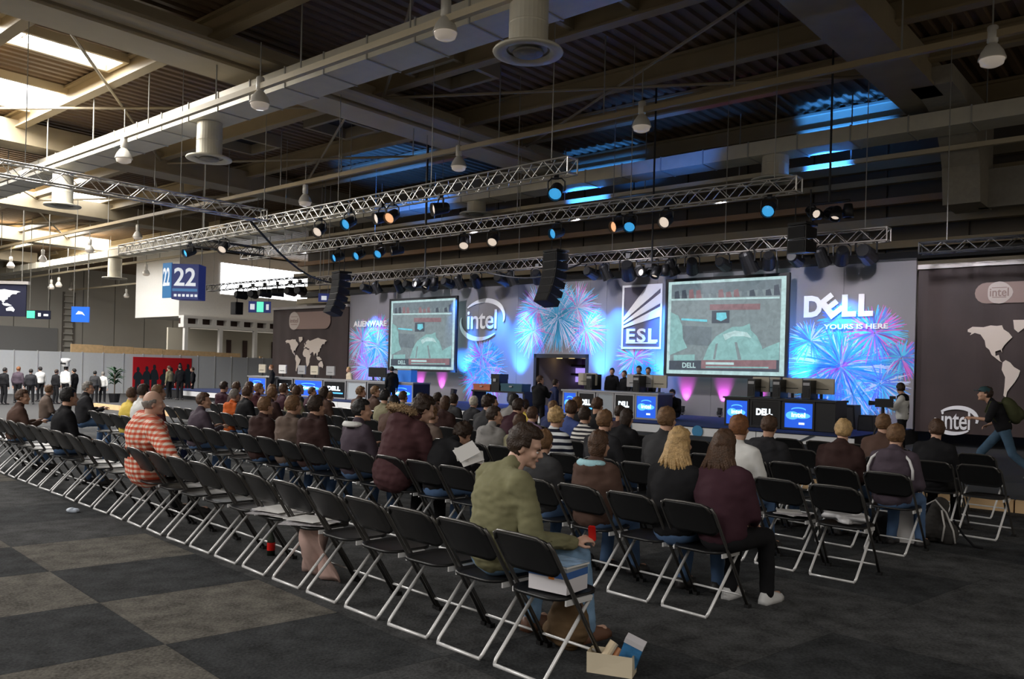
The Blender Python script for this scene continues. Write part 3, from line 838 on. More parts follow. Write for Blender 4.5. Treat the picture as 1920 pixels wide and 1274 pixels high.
for i, x in enumerate((868, 975, 1127, 1240, 1500)):
    p, _ = at_q(x, 740, SQ)
    can(H(p, SQ - .55, ST + .31), R_(-12), ('blue uplight left of the doorway, under the round logo', 'blue uplight just left of the stage doorway', 'blue uplight just right of the stage doorway', 'blue uplight under the ray emblem', 'blue uplight right of the big screen')[i], LENSB, 'blue uplights on the stage floor')
    spot('blue_beam', H(p, SQ - .75, ST + .58), H(p, SQ + .02, ST + 1.9), 1100, BLU, 48, 1.0, .05)
for i, x in enumerate((704, 872, 940, 985, 1120, 1160, 1245, 1590)):
    p, _ = at_q(x, 560, SQ)
    spot('blue_beam', H(p, 22.8, 4.78), H(p, SQ + .02, 2.7), 1500, BLU, 50, 1.0, .05)
# front wash on the backdrop from the near truss
for i, p in enumerate((-27, -22.5, -18, -14, -9.5, -5.5)):
    spot('front_wash', H(p, 19, 6.0), H(p - .3, SQ, 2.6), 600, (.95, .92, 1.0), 84, .8, .2)
# blue light thrown up at the roof behind the stage
for (p, q, z, tp, tq, pw, an) in ((-9.6, 25.4, 6.5, -9.4, 27.8, 4200, 44), (-18.6, 25.0, 6.4, -18.9, 28.0, 2800, 50), (-13.5, 22.5, 6.6, -14.5, 24.8, 260, 70), (-26, 21, 6.6, -27, 24, 1400, 75)):
    spot('roof_beam', H(p, q, z), H(tp, tq, 10.6), pw, (.03, .22, 1.0), an, .5, .1)
# ============================================================ folding chairs
PLAS = mat('chair_plastic_black', (.013, .013, .014), .36, spec=.55, bump=.08, bscale=300)
TUBE = mat('chair_tube_dark', (.11, .105, .10), .28, .5)
CHROME = mat('chair_tube_silver', (.93, .93, .93), .28, .25)
def rrect(w, h, r, n=4):     # rounded rectangle outline, centred
    pts = []
    for cx, cy, a0 in ((w / 2 - r, h / 2 - r, 0), (-w / 2 + r, h / 2 - r, 90), (-w / 2 + r, -h / 2 + r, 180), (w / 2 - r, -h / 2 + r, 270)):
        for i in range(n + 1):
            a = R_(a0 + 90 * i / n); pts.append((cx + r * math.cos(a), cy + r * math.sin(a)))
    return pts
def chair_pieces():
    P = []
    TOP = Vector((0, -.275, .80)); FRONT = Vector((0, .235, .012))
    L = lambda z: Vector((0, TOP.y + (FRONT.y - TOP.y) * (TOP.z - z) / (TOP.z - FRONT.z), z))
    # back panel: a curved, round-cornered sheet with a thick rim, in the plane of the tubes
    ax = (TOP - FRONT).normalized(); nrm = Vector((0, -ax.z, ax.y))
    b = MB(); ow, oh = .445, .265
    out = rrect(ow, oh, .075, 5); inn = rrect(ow - .05, oh - .05, .055, 5)
    cz = Vector((0, 0, 0)) + L(.80) - ax * (oh / 2)
    def bp(x, y, off):
        c = .028 * (1 - (x / (ow / 2)) ** 2)
        return cz + Vector((x, 0, 0)) + ax * y + nrm * (off + c)
    n = len(out); vs = []
    for ring, off in ((out, -.006), (out, .010), (inn, .004), (inn, -.004)): vs += [bp(x, y, off) for x, y in ring]
    fs = []
    for i in range(n):
        j = (i + 1) % n
        fs += [(i, j, n + j, n + i), (n + i, n + j, 2 * n + j, 2 * n + i), (j, i, 3 * n + i, 3 * n + j)]
    for k in (2, 3):   # infill in vertical strips so that it keeps the curve
        base = k * n; q = 6
        # right half index 0..q-1 (top right) etc: pair upper and lower points by x
        up = [i for i in range(n) if (inn[i][1] > 0)]; lo = [i for i in range(n) if inn[i][1] < 0]
        up.sort(key=lambda i: inn[i][0]); lo.sort(key=lambda i: inn[i][0])
        for a in range(len(up) - 1):
            f = (base + up[a], base + up[a + 1], base + lo[a + 1], base + lo[a])
            fs.append(f if k == 2 else f[::-1])
    b.add(vs, fs)
    P.append(('backrest', b, PLAS, True))
    # seat: rounded tray with a rolled edge
    s = MB(); so = rrect(.40, .40, .11, 5); si = rrect(.35, .35, .09, 5); n = len(so); cy = .03
    vs = [(x, y + cy, .432) for x, y in so] + [(x, y + cy, .452) for x, y in so] + [(x, y + cy, .440) for x, y in si]
    fs = [tuple(range(n - 1, -1, -1)), tuple(range(2 * n, 3 * n))]
    for i in range(n):
        j = (i + 1) % n; fs += [(i, j, n + j, n + i), (n + i, n + j, 2 * n + j, 2 * n + i)]
    s.add(vs, fs)
    P.append(('seat', s, PLAS, True))
    for sx in (-1, 1):
        x = .222 * sx
        pts = [Vector((x, 0, 0)) + FRONT, Vector((x, 0, 0)) + L(.44), Vector((x, 0, 0)) + L(.73), Vector((x * .93, 0, 0)) + L(.775)]
        P.append(('front_leg', MB().tube(pts, .0125, 6), TUBE, True))
        x = .195 * sx
        P.append(('rear_leg', MB().tube([(x, .135, .425), (x, -.235, .04), (x * .96, -.252, .016)], .0115, 6), CHROME, True))
        P.append(('foot_cap', MB().bb(.222 * sx - .018, .222 * sx + .018, .21, .255, 0, .03), PLAS, False))
    P.append(('foot_bar', MB().tube([(-.19, -.252, .014), (.19, -.252, .014)], .0115, 6), CHROME, True))
    fy = L(.10); P.append(('front_stretcher', MB().tube([(-.22, fy.y, .10), (.22, fy.y, .10)], .009, 6), CHROME, True))
    P.append(('hinge_bracket', MB().bb(-.212, -.200, -.10, .12, .405, .435), CHROME, False))
    P.append(('hinge_bracket', MB().bb(.200, .212, -.10, .12, .405, .435), CHROME, False))
    P.append(('rim_tube', MB().tube([Vector((x, 0, 0)) + L(z) - nrm * (-.014) for x, z in ((-.205, .745), (-.185, .785), (-.15, .802), (0, .806), (.15, .802), (.185, .785), (.205, .745))], .010, 6), TUBE, True))
    return P
PIECES = chair_pieces()
CH_MESH = [(n, b.mesh(n, m, sm, clean=True), m) for n, b, m, sm in PIECES]
# far copies: one joined mesh with the same shape
def joined():
    mb = MB(); idx = []; ms = []
    for n, b, m, sm in PIECES:
        if m not in ms: ms.append(m)
        k = len(mb.f); mb.add(b.v, b.f); idx += [ms.index(m)] * (len(mb.f) - k)
    me = mb.mesh('folding_chair'); 
    for m in ms: me.materials.append(m)
    me.polygons.foreach_set('material_index', idx); return me
CH_FAR = joined()
ROWN = [3.55, 5.31, 7.12, 8.55, 10.2, 11.75]
ROWNAME = ['rear', 'second', 'third', 'fourth', 'fifth', 'front']
ORD = ['first', 'second', 'third', 'fourth', 'fifth', 'sixth', 'seventh', 'eighth', 'ninth', 'tenth', 'eleventh', 'twelfth', 'thirteenth', 'fourteenth', 'fifteenth',
       'sixteenth', 'seventeenth', 'eighteenth', 'nineteenth', 'twentieth'] + ['twenty-' + o for o in ('first', 'second', 'third', 'fourth', 'fifth', 'sixth', 'seventh', 'eighth', 'ninth')] + ['thirtieth', 'thirty-first']
chair_rng = random.Random(11)
def place_chair(t, n, k, label, group):
    j = chair_rng.uniform(-.05, .05)
    if k <= 3:
        o = thing('folding_chair', label, 'chair', RW(t, n), RANG + j, group)
        for nm, me, m in CH_MESH: link(nm, me, o)
    else:
        o = link('folding_chair', CH_FAR, loc=RW(t, n), rot=(0, 0, RANG + j))
        tag(o, label, 'chair', group)
    return o
T0 = [3.19, 3.26, 3.0, 3.1, 2.74, 3.2]
special = {(0, 0): 'black folding chair at the right end of the rear row, holding a boxed kit',
           (0, 1): 'black folding chair under the man in the green jacket',
           (0, 2): 'empty black folding chair just left of the man in the green jacket',
           (0, 3): 'empty black folding chair behind the fur-hooded jacket in the rear row',
           (1, 0): 'black folding chair under the long brown-haired person in plum',
           (1, 1): 'black folding chair behind the long-haired blonde, second row',
           (1, 2): 'black folding chair behind the pale blue hood lining',
           (2, 0): 'empty black folding chair with a crumpled white plastic bag on its seat',
           (2, 1): 'empty black folding chair with loose papers on its seat',
           (4, 0): 'empty black folding chair at the far right, before the timber edge',
           (4, 1): 'black folding chair of the last person on the far right',
           (3, 0): 'black folding chair under the person with white shoulder stripes'}
NCH = [24, 25, 28, 30, 31, 29]
CHAIRS = {}
for k, n in enumerate(ROWN):
    for i in range(NCH[k]):
        t = T0[k] + .503 * i
        pt = RW(t, n)
        if pt.x < -.68 * pt.y - 1.0: continue
        if to_hall(pt)[1] > 12.2: continue
        lab = special.get((k, i)) or 'black folding chair in the %s row, %s from its right end' % (ROWNAME[k], ORD[i])
        CHAIRS[(k, i)] = place_chair(t, n, k, lab, 'folding chairs of the %s row' % ROWNAME[k])
# ============================================================ people
def capsule(mb, a, b, ra, rb, n=12, flat=None, ax=None):
    """tapered limb with round ends; flat squashes it along the ax direction"""
    a = Vector(a); b = Vector(b); d = (b - a)
    L = max(d.length, 1e-5); d = d / L
    u = Vector(ax) if ax else d.orthogonal()
    u = (u - d * u.dot(d)).normalized(); v = d.cross(u)
    f = flat or 1.0
    prof = []
    for i in range(5): t = PI / 2 * i / 4; prof.append((-ra * math.cos(t), ra * math.sin(t)))
    for i in range(5): t = PI / 2 * i / 4; prof.append((L + rb * math.sin(t), rb * math.cos(t)))
    vs = []; fs = []
    for h, r in prof:
        r = max(r, 1e-4)
        for j in range(n):
            t = 2 * PI * j / n
            vs.append(a + d * h + u * (r * f * math.cos(t)) + v * (r * math.sin(t)))
    m = len(prof)
    for i in range(m - 1):
        for j in range(n):
            j2 = (j + 1) % n; fs.append((i * n + j, i * n + j2, (i + 1) * n + j2, (i + 1) * n + j))
    fs.append(tuple(range(n - 1, -1, -1))); fs.append(tuple((m - 1) * n + j for j in range(n)))
    mb.add(vs, fs)
def remesh(mb, vox, smooth, name, m, noise_amp=0, nscale=8.0, seed=0, trim=None):
    me = mb.mesh('tmp', clean=False)
    bm = bmesh.new(); bm.from_mesh(me); bmesh.ops.recalc_face_normals(bm, faces=bm.faces); bm.to_mesh(me); bm.free()
    o = bpy.data.objects.new('tmp', me); COL.objects.link(o)
    md = o.modifiers.new('r', 'REMESH'); md.mode = 'VOXEL'; md.voxel_size = vox
    ms = o.modifiers.new('s', 'SMOOTH'); ms.factor = .5; ms.iterations = smooth
    dg = bpy.context.evaluated_depsgraph_get()
    out = bpy.data.meshes.new_from_object(o.evaluated_get(dg))
    bpy.data.objects.remove(o)
    if noise_amp:
        sv = Vector((seed * 3.1, seed * 1.7, seed * 5.3))
        for v in out.vertices:
            c = v.co
            q = noise.noise((c + sv) * nscale) + .55 * noise.noise((Vector((c.x * 1.4, c.y, c.z * 3.2)) + sv) * nscale * 1.5) - .35 * abs(noise.noise((Vector((c.x, c.y, c.z * 2)) + sv) * nscale * 3))
            v.co = c + v.normal * (q * noise_amp)
    out.name = name; out.materials.clear()
    if m: out.materials.append(m)
    out.polygons.foreach_set('use_smooth', [True] * len(out.polygons))
    return out

def pose(lean=.12, side=0.0, twist=0.0, yaw=0.0, pitch=0.0, tilt=0.0, arms='lap', stand=False, walk=0.0, wide=1.0, bow=0.0):
    """joint positions of a figure facing +y, seat or floor at its natural height"""
    J = {}
    hz = .92 if stand else .545
    hip = Vector((0, 0, hz)); J['hip'] = hip
    T = Matrix.Rotation(-lean, 3, 'X') @ Matrix.Rotation(side, 3, 'Y') @ Matrix.Rotation(twist, 3, 'Z')
    J['T'] = T
    J['waist'] = hip + T @ Vector((0, -.01, .14)); J['chest'] = hip + T @ Vector((0, -.02, .34))
    B = Matrix.Rotation(-bow, 3, 'X')
    J['neck'] = hip + T @ Vector((0, .0 + .10 * bow, .50)); 
    J['head'] = J['neck'] + (T @ (B @ Vector((0, .035, .150))))
    J['HM'] = Matrix.Rotation(side * .6, 3, 'Y') @ Matrix.Rotation(yaw, 3, 'Z') @ Matrix.Rotation(-pitch, 3, 'X') @ Matrix.Rotation(tilt, 3, 'Y')
    for s, n in ((-1, 'l'), (1, 'r')):
        J['sh' + n] = hip + T @ Vector((.175 * s * wide, -.005, .418))
        J['hp' + n] = hip + Vector((.085 * s, 0, -.02))
        if stand:
            w_ = walk * s
            J['kn' + n] = hip + Vector((.10 * s, .10 + .28 * w_ if w_ > 0 else .02 + .18 * w_, -.43))
            J['an' + n] = J['kn' + n] + Vector((0, .02 + .10 * w_ if w_ > 0 else -.03 + .40 * w_, -.41 if w_ >= 0 else -.33))
            if w_ == 0: J['kn' + n] = hip + Vector((.10 * s, .02, -.43)); J['an' + n] = hip + Vector((.11 * s, -.02, -.84))
        else:
            J['kn' + n] = hip + Vector((.125 * s, .42, -.03)); J['an' + n] = Vector((.13 * s, .40 + (.05 if s > 0 else -.04), .085))
        if arms == 'lap':
            J['el' + n] = J['sh' + n] + Vector((.065 * s, .06, -.27)); J['ha' + n] = Vector((.09 * s, .30, .63)) if not stand else J['el' + n] + Vector((-.05 * s, .22, .02))
        elif arms == 'hang':
            J['el' + n] = J['sh' + n] + Vector((.06 * s, -.02, -.28)); J['ha' + n] = J['el' + n] + Vector((.0, .06, -.25))
        elif arms == 'read':
            J['el' + n] = J['sh' + n] + Vector((.07 * s, .08, -.26)); J['ha' + n] = J['el' + n] + Vector((-.10 * s, .22, .08))
        elif arms == 'right_out':
            if s > 0: J['el' + n] = J['sh' + n] + Vector((.13, .06, -.26)); J['ha' + n] = J['el' + n] + Vector((.10, .22, -.06))
            else: J['el' + n] = J['sh' + n] + Vector((-.08, .08, -.26)); J['ha' + n] = Vector((-.03, .30, .66))
        elif arms == 'camera':
            J['el' + n] = J['sh' + n] + Vector((.04 * s, .14, -.22)); J['ha' + n] = J['el' + n] + Vector((-.04 * s, .20, .10))
        elif arms == 'run':
            J['el' + n] = J['sh' + n] + Vector((.08 * s, -.14 * s - .04, -.24)); J['ha' + n] = J['el' + n] + Vector((-.05 * s, .22, .02 if s < 0 else -.1))
        elif arms == 'rest':       # one arm draped sideways over the next seat back
            if s > 0: J['el' + n] = J['sh' + n] + Vector((.17, .02, -.19)); J['ha' + n] = J['el' + n] + Vector((.17, .10, -.14))
            else: J['el' + n] = J['sh' + n] + Vector((-.12, .05, -.25)); J['ha' + n] = Vector((-.16, .28, .62))
    J['stand'] = stand; J['wide'] = wide; J['twist'] = T
    return J
def hand(mb, p, d, palm_n, s, scale=1.0, grip=.5):
    """palm, four jointed fingers of unequal length and a thumb off the side of the palm"""
    d = d.normalized(); palm_n = (palm_n - d * palm_n.dot(d)).normalized(); side = d.cross(palm_n) * s
    k = scale
    capsule(mb, p + d * .01, p + d * .065 * k, .026 * k, .034 * k, 10, .5, palm_n)
    for i, (off, L) in enumerate(((-.030, .070), (-.010, .080), (.010, .075), (.029, .058))):
        a = p + d * .085 * k + side * off * k; dd = d; b = a
        for seg, f in enumerate((.45, .32, .23)):
            dd = (Matrix.Rotation(grip * (.55 + .35 * seg), 3, side * (1 if s > 0 else -1)) @ dd) if True else dd
            e = b + dd * L * f * k
            capsule(mb, b, e, (.0092 - .0009 * seg) * k, (.0088 - .0010 * seg) * k, 8); b = e
    a = p + d * .025 * k - side * .026 * k; t1 = a + (d * .6 - side * .75 + palm_n * .25).normalized() * .038 * k
    t2 = t1 + (d * .95 - side * .1 + palm_n * .3).normalized() * .03 * k
    capsule(mb, a, t1, .013 * k, .011 * k, 8); capsule(mb, t1, t2, .011 * k, .009 * k, 8)
def head_prims(mb, J):
    hm = J['HM'].to_4x4(); hm.translation = J['head']
    def e(c, r, n=18, m=12): mb.ell(c, r, n, m, M=hm)
    e((0, -.012, .022), (.075, .095, .098)); e((0, .022, -.030), (.060, .070, .088))
    e((0, .048, -.082), (.040, .042, .036)); e((0, .060, .022), (.056, .030, .022))
    hp = lambda v: hm @ Vector(v)
    capsule(mb, hp((0, .088, .005)), hp((0, .108, -.030)), .009, .014); e((0, .100, -.036), (.018, .014, .010))
    e((0, .086, -.062), (.024, .014, .009)); e((0, .082, -.104), (.022, .018, .016))
    for s in (-1, 1):
        e((.076 * s, -.008, -.012), (.011, .020, .032)); e((.034 * s, .068, -.030), (.026, .022, .022))
    capsule(mb, J['neck'] - (J['T'] @ Vector((0, 0, .04))), J['head'] + J['HM'] @ Vector((0, -.02, -.05)), .062, .054, 14)
def body_mesh(name, J, skin, vox=.011, hand_scale=1.0, grip=.5, hand_dir=None):
    mb = MB(); head_prims(mb, J)
    T = J['T']; X = T @ Vector((1, 0, 0)); W = J['wide']
    for (a, b, ra, rb) in (('hip', 'waist', .10, .095), ('waist', 'chest', .095, .105), ('chest', 'neck', .10, .055)):
        capsule(mb, J[a] + (T @ Vector((0, 0, .03)) if a == 'hip' else Vector()), J[b] - (T @ Vector((0, 0, .05))) * (b == 'neck'), ra, rb, 14, 1.35, X)
    for n, s in (('l', -1), ('r', 1)):
        capsule(mb, J['sh' + n], J['el' + n], .043, .036); capsule(mb, J['el' + n], J['ha' + n], .036, .026)
        capsule(mb, J['chest'] + T @ Vector((0, 0, .07)), J['sh' + n], .05, .045)
        capsule(mb, J['hp' + n], J['kn' + n], .075, .05); capsule(mb, J['kn' + n], J['an' + n], .05, .035)
        fd = Vector((.02 * s, .13, -.03))
        capsule(mb, J['an' + n] + Vector((0, -.02, -.035)), J['an' + n] + fd, .032, .026)
        hd = (J['ha' + n] - J['el' + n]).normalized()
        if hand_dir and n in hand_dir: hd = Vector(hand_dir[n]).normalized()
        hand(mb, J['ha' + n], hd, Vector((-.4 * s, -.1, -.9)), s, hand_scale, grip)
    return remesh(mb, vox, 2, name, skin)
def jacket_mesh(name, J, m, vox=.018, bulk=1.0, noise_amp=.010, seed=0, hood=0, sleeve=1.0, hem=.0, collar=.0, nscale=8):
    mb = MB(); T = J['T']; X = T @ Vector((1, 0, 0)); W = J['wide'] * bulk
    hip = J['hip']; t = lambda x, y, z: hip + T @ Vector((x, y, z))
    capsule(mb, t(0, 0, .03 - hem), t(0, -.005, .14), .125 * bulk, .122 * bulk, 18, 1.42, X)
    capsule(mb, t(0, -.005, .12), t(0, -.015, .33), .122 * bulk, .128 * bulk, 18, 1.42, X)
    capsule(mb, t(0, -.015, .30), t(0, -.01, .415), .128 * bulk, .075 * bulk, 18, 1.55, X)
    capsule(mb, J['shl'] + T @ Vector((.02, 0, -.01)), J['shr'] + T @ Vector((-.02, 0, -.01)), .066 * bulk, .066 * bulk, 12)
    nk = J['neck'] + (J['head'] - J['neck']).normalized() * (.01 + collar)
    capsule(mb, t(0, -.01, .41), nk, .090, .066, 14)
    for n, s in (('l', -1), ('r', 1)):
        capsule(mb, t(.03 * s, -.01, .468), J['sh' + n] + T @ Vector((0, -.005, .004)), .058, .066 * bulk, 12)
        capsule(mb, J['sh' + n], J['el' + n], .068 * bulk, .054 * bulk, 14)
        e = J['el' + n]; h = e.lerp(J['ha' + n], .93 * sleeve)
        if sleeve > 0: capsule(mb, e, h, .054 * bulk, .040 * bulk, 14)
    if hood:
        for s in (-1, 0, 1): mb.ell(t(.06 * s, -.115 + .02 * abs(s), .43 - .0 * abs(s)), (.095 * hood, .062 * hood, .085 * hood), 14, 10)
    return remesh(mb, vox, 3, name, m, noise_amp, nscale, seed)
def trouser_mesh(name, J, m, vox=.02, seed=0):
    mb = MB(); hip = J['hip']
    capsule(mb, hip + Vector((0, 0, -.02)), hip + Vector((0, -.0, .10)), .118, .112, 16, 1.35, Vector((1, 0, 0)))
    for n, s in (('l', -1), ('r', 1)):
        capsule(mb, J['hp' + n], J['kn' + n], .092, .072, 14); capsule(mb, J['kn' + n], J['an' + n] + Vector((0, 0, .0)), .070, .056, 14)
    return remesh(mb, vox, 2, name, m, .006, 9, seed)
def shoe_mesh(J, n, m):
    mb = MB(); a = J['an' + n]; s = -1 if n == 'l' else 1
    z0 = a.z - .085
    pts = [(-.035, -.07), (.035, -.07), (.046, .02), (.05, .12), (.032, .19), (-.032, .19), (-.046, .12), (-.042, .02)]
    rings = [(0, 1.0), (.03, 1.0), (.06, .86), (.09, .55)]
    vs = []; k = len(pts)
    for i, (z, f) in enumerate(rings):
        for x, y in pts:
            yy = y if i < 2 else (-.065 + (y + .07) * (.86 if i == 2 else .42))
            vs.append((a.x + x * f + .02 * s * max(y, 0) * 3, a.y + yy, z0 + z))
    fs = [tuple(range(k - 1, -1, -1)), tuple(range(3 * k, 4 * k))]
    for i in range(3):
        for j in range(k): fs.append((i * k + j, i * k + (j + 1) % k, (i + 1) * k + (j + 1) % k, (i + 1) * k + j))
    return mb.add(vs, fs).mesh('shoe', m, True)
def hair_mesh(name, J, m, style='short', seed=0, amp=.010):
    """hair shell round the skull; vertices over the face are sunk into the head"""
    n, mm = 44, 30
    hm = J['HM'].to_4x4(); hm.translation = J['head']
    vs = []; fs = []; sv = Vector((seed * 2.3, seed, seed * .7))
    for i in range(mm + 1):
        ph = PI * i / mm
        for j in range(n):
            t = 2 * PI * j / n
            d = Vector((math.sin(ph) * math.cos(t), math.sin(ph) * math.sin(t), math.cos(ph)))
            base = Vector((d.x * .083, d.y * .103 - .012, d.z * .108 + .022))
            low = {'short': -.055, 'long': -.30, 'bob': -.15, 'bald': -.055, 'curly': -.05, 'cap': .0, 'fringe': -.06}[style]
            z = base.z
            face = d.y > (.42 if style in ('short', 'cap', 'curly') else .30) and z < (.072 if style != 'bald' else .2)
            sidef = d.y > .10 and z < .005
            hide = (face or sidef) if style != 'long' else (d.y > .25 and z < .075)
            if style == 'bald': hide = hide or (z > .045 + .03 * d.y) 
            if style not in ('long', 'bob') and z < low: hide = True
            f = 1.0
            p = base.copy()
            if hide: p = base * .80
            else:
                q = noise.noise((d + sv) * 3.2) + .6 * noise.noise((Vector((d.x * 2.5, d.y * 2.5, d.z)) + sv) * 5)
                a_ = amp * (1.9 if style == 'curly' else 1.0)
                if style == 'bald': a_ = .002; 
                p = base + d * (a_ * (.6 + q)) + (d * .003 if style == 'bald' else Vector())
                if style in ('long', 'bob') and z < 0.0:
                    k = -z / .086
                    p = Vector((p.x * (1.0 + .18 * k if style == 'long' else 1.06), p.y - .015 * k, z + (low + .086) * k ** 1.2))
                    if style == 'long' and d.z < -.8: p.z = low + .10
            vs.append(p)
    for i in range(mm):
        for j in range(n):
            j2 = (j + 1) % n; fs.append((i * n + j, (i + 1) * n + j, (i + 1) * n + j2, i * n + j2))
    return MB().add(vs, fs, hm).mesh(name, m, True)

def cloth(name, c, **kw):
    kw.setdefault('rough', .85); kw.setdefault('noise_', .12); kw.setdefault('nscale', 6); kw.setdefault('spec', .2)
    return mat('cloth_' + name, c, **kw)
SKIN = mat('skin', (.62, .36, .25), .5, noise_=.06, nscale=14)
SKIN2 = mat('skin_pale', (.72, .45, .34), .5, noise_=.05, nscale=14)
SHOE = mat('shoe_dark', (.03, .028, .03), .5)
HAIR = {n: mat('hair_' + n, c, .55, noise_=.35, nscale=30, bump=.5, bscale=90) for n, c in
        {'black': (.012, .010, .010), 'dark_brown': (.035, .018, .010), 'brown': (.085, .042, .022), 'light_brown': (.19, .10, .045), 'blond': (.55, .36, .16),
         'grey': (.24, .22, .20), 'reddish': (.22, .085, .03), 'white': (.6, .55, .46)}.items()}
CLO = {n: cloth(n, c) for n, c in
       {'black': (.012, .012, .014), 'dark_grey': (.045, .045, .048), 'charcoal': (.028, .028, .032), 'dark_brown': (.050, .026, .024), 'brown': (.10, .058, .045), 'maroon': (.075, .026, .030),
        'purple_grey': (.085, .065, .085), 'grey': (.28, .27, .26), 'white': (.80, .80, .78), 'orange': (.62, .13, .03), 'yellow': (.80, .60, .12), 'navy': (.03, .04, .11), 'blue': (.06, .09, .26),
        'olive': (.26, .24, .15), 'plum': (.055, .022, .032), 'taupe': (.15, .11, .09), 'cream': (.62, .54, .42), 'denim': (.09, .16, .30), 'denim_light': (.30, .46, .66), 'lilac': (.28, .20, .30)}.items()}
def stripes(name, c1, c2, scale, plaid=False, c3=None):
    m = mat(name, c1, .85, spec=.2); nt = m.node_tree; b = nt.nodes['Principled BSDF']
    tc = nt.nodes.new('ShaderNodeTexCoord')
    def wave(direction, sc):
        w_ = nt.nodes.new('ShaderNodeTexWave'); w_.bands_direction = direction; w_.inputs['Scale'].default_value = sc; w_.inputs['Distortion'].default_value = .6
        w_.inputs['Detail'].default_value = 1; w_.inputs['Detail Scale'].default_value = 1.0
        nt.links.new(tc.outputs['Object'], w_.inputs['Vector'])
        r = nt.nodes.new('ShaderNodeValToRGB'); r.color_ramp.elements[0].position = .42; r.color_ramp.elements[1].position = .58
        nt.links.new(w_.outputs['Fac'], r.inputs[0]); return r
    a = wave('Z', scale); mix = nt.nodes.new('ShaderNodeMix'); mix.data_type = 'RGBA'
    mix.inputs[6].default_value = (*c1, 1); mix.inputs[7].default_value = (*c2, 1)
    nt.links.new(a.outputs[0], mix.inputs[0])
    out = mix.outputs[2]
    if plaid:
        b2 = wave('X', scale * .9); m2 = nt.nodes.new('ShaderNodeMix'); m2.data_type = 'RGBA'; m2.blend_type = 'MULTIPLY'
        m2.inputs[0].default_value = 1.0
        m3 = nt.nodes.new('ShaderNodeMix'); m3.data_type = 'RGBA'; m3.inputs[6].default_value = (1, 1, 1, 1); m3.inputs[7].default_value = (*c3, 1)
        nt.links.new(b2.outputs[0], m3.inputs[0]); nt.links.new(out, m2.inputs[6]); nt.links.new(m3.outputs[2], m2.inputs[7]); out = m2.outputs[2]
    nt.links.new(out, b.inputs['Base Color']); return m
PLAID = stripes('cloth_red_plaid', (.90, .78, .66), (.72, .20, .13), 6.2, True, (.90, .48, .40))
STRIPE = stripes('cloth_stripes', (.03, .03, .04), (.82, .80, .76), 5.5)
STRIPE2 = stripes('cloth_stripes_navy', (.012, .014, .03), (.75, .78, .80), 4.2)

POSES = {
 'straight': dict(lean=.05), 'leaning': dict(lean=.28, pitch=.15), 'left': dict(lean=.08, yaw=.55), 'right': dict(lean=.10, yaw=-.65, arms='read'),
 'reading': dict(lean=.34, pitch=.45, bow=.5, arms='read'), 'slouch': dict(lean=-.12, pitch=.1, side=.06), 'tilt': dict(lean=.12, side=-.10, yaw=.2, tilt=.12),
 'stand': dict(stand=True, lean=.02, arms='hang'), 'stand_right': dict(stand=True, lean=.03, yaw=-1.0, arms='camera'),
}
PM = {}
def pose_set(k):
    if k in PM: return PM[k]
    J = pose(**POSES[k]); i = list(POSES).index(k)
    PM[k] = dict(J=J, body=body_mesh('body', J, SKIN, .0125), jacket=jacket_mesh('jacket', J, CLO['black'], .021, bulk=1.1, seed=i, hood=0, collar=.015),
                 hooded=jacket_mesh('jacket', J, CLO['black'], .021, bulk=1.18, collar=.02, seed=i + 20, hood=1.0, noise_amp=.013), trousers=trouser_mesh('trousers', J, CLO['denim'], .024, seed=i),
                 shoes=[shoe_mesh(J, 'l', SHOE), shoe_mesh(J, 'r', SHOE)], hair={})
    return PM[k]
def inst(name, me, m, parent, label=None):
    o = link(name, me, parent, label=label)
    if m is not None and me.materials and me.materials[0] is not m:
        o.material_slots[0].link = 'OBJECT'; o.material_slots[0].material = m
    return o
def person(label, loc, rotz, pk='straight', jacket='black', hair='brown', style='short', trousers='denim', hooded=False, skin=SKIN, scale=1.0, group=None, jm=None, legs=True):
    S = pose_set(pk); o = thing('person', label, 'person', loc, rotz, group); o.scale = (scale, scale, scale)
    inst('body', S['body'], skin, o)
    inst('jacket', S['hooded' if hooded else 'jacket'], jm or CLO[jacket], o)
    if legs:
        inst('trousers', S['trousers'], CLO[trousers], o)
        for s in S['shoes']: inst('shoe', s, SHOE, o)
    if style:
        if style not in S['hair']: S['hair'][style] = hair_mesh('hair', S['J'], HAIR['brown'], style, seed=len(S['hair']) + 3 * list(POSES).index(pk))
        inst('hair', S['hair'][style], HAIR[hair], o)
    return o
def seat_xy(x, y, k, dn=.0, pk='straight'):
    """stand a seated figure in row k so that its head lies on the sight line through (x, y)"""
    S = pose_set(pk); hd = S['J']['head']
    n = ROWN[k] + dn
    d = ray(x, y)
    nn = n + hd.y                       # the head lies this far along the row normal
    kk = nn * math.sqrt(2) / (d.x + 1.0)
    P = Vector((d.x * kk, kk)); z = CAMH + d.z * kk
    t = (-P.x + P.y) / math.sqrt(2) + hd.x
    sc = (z / hd.z)
    return t, n, min(1.14, max(.84, sc)), z
USED = set()
FAC = RANG
def seated(x, y, k, label, pk='straight', turn=0.0, **kw):
    t, n, sc, z = seat_xy(x, y, k, .0, pk)
    USED.add((k, round((t - T0[k]) / .503)))
    return person(label, RW(t, n + .0), RANG + turn, pk, scale=sc, **kw), t, n
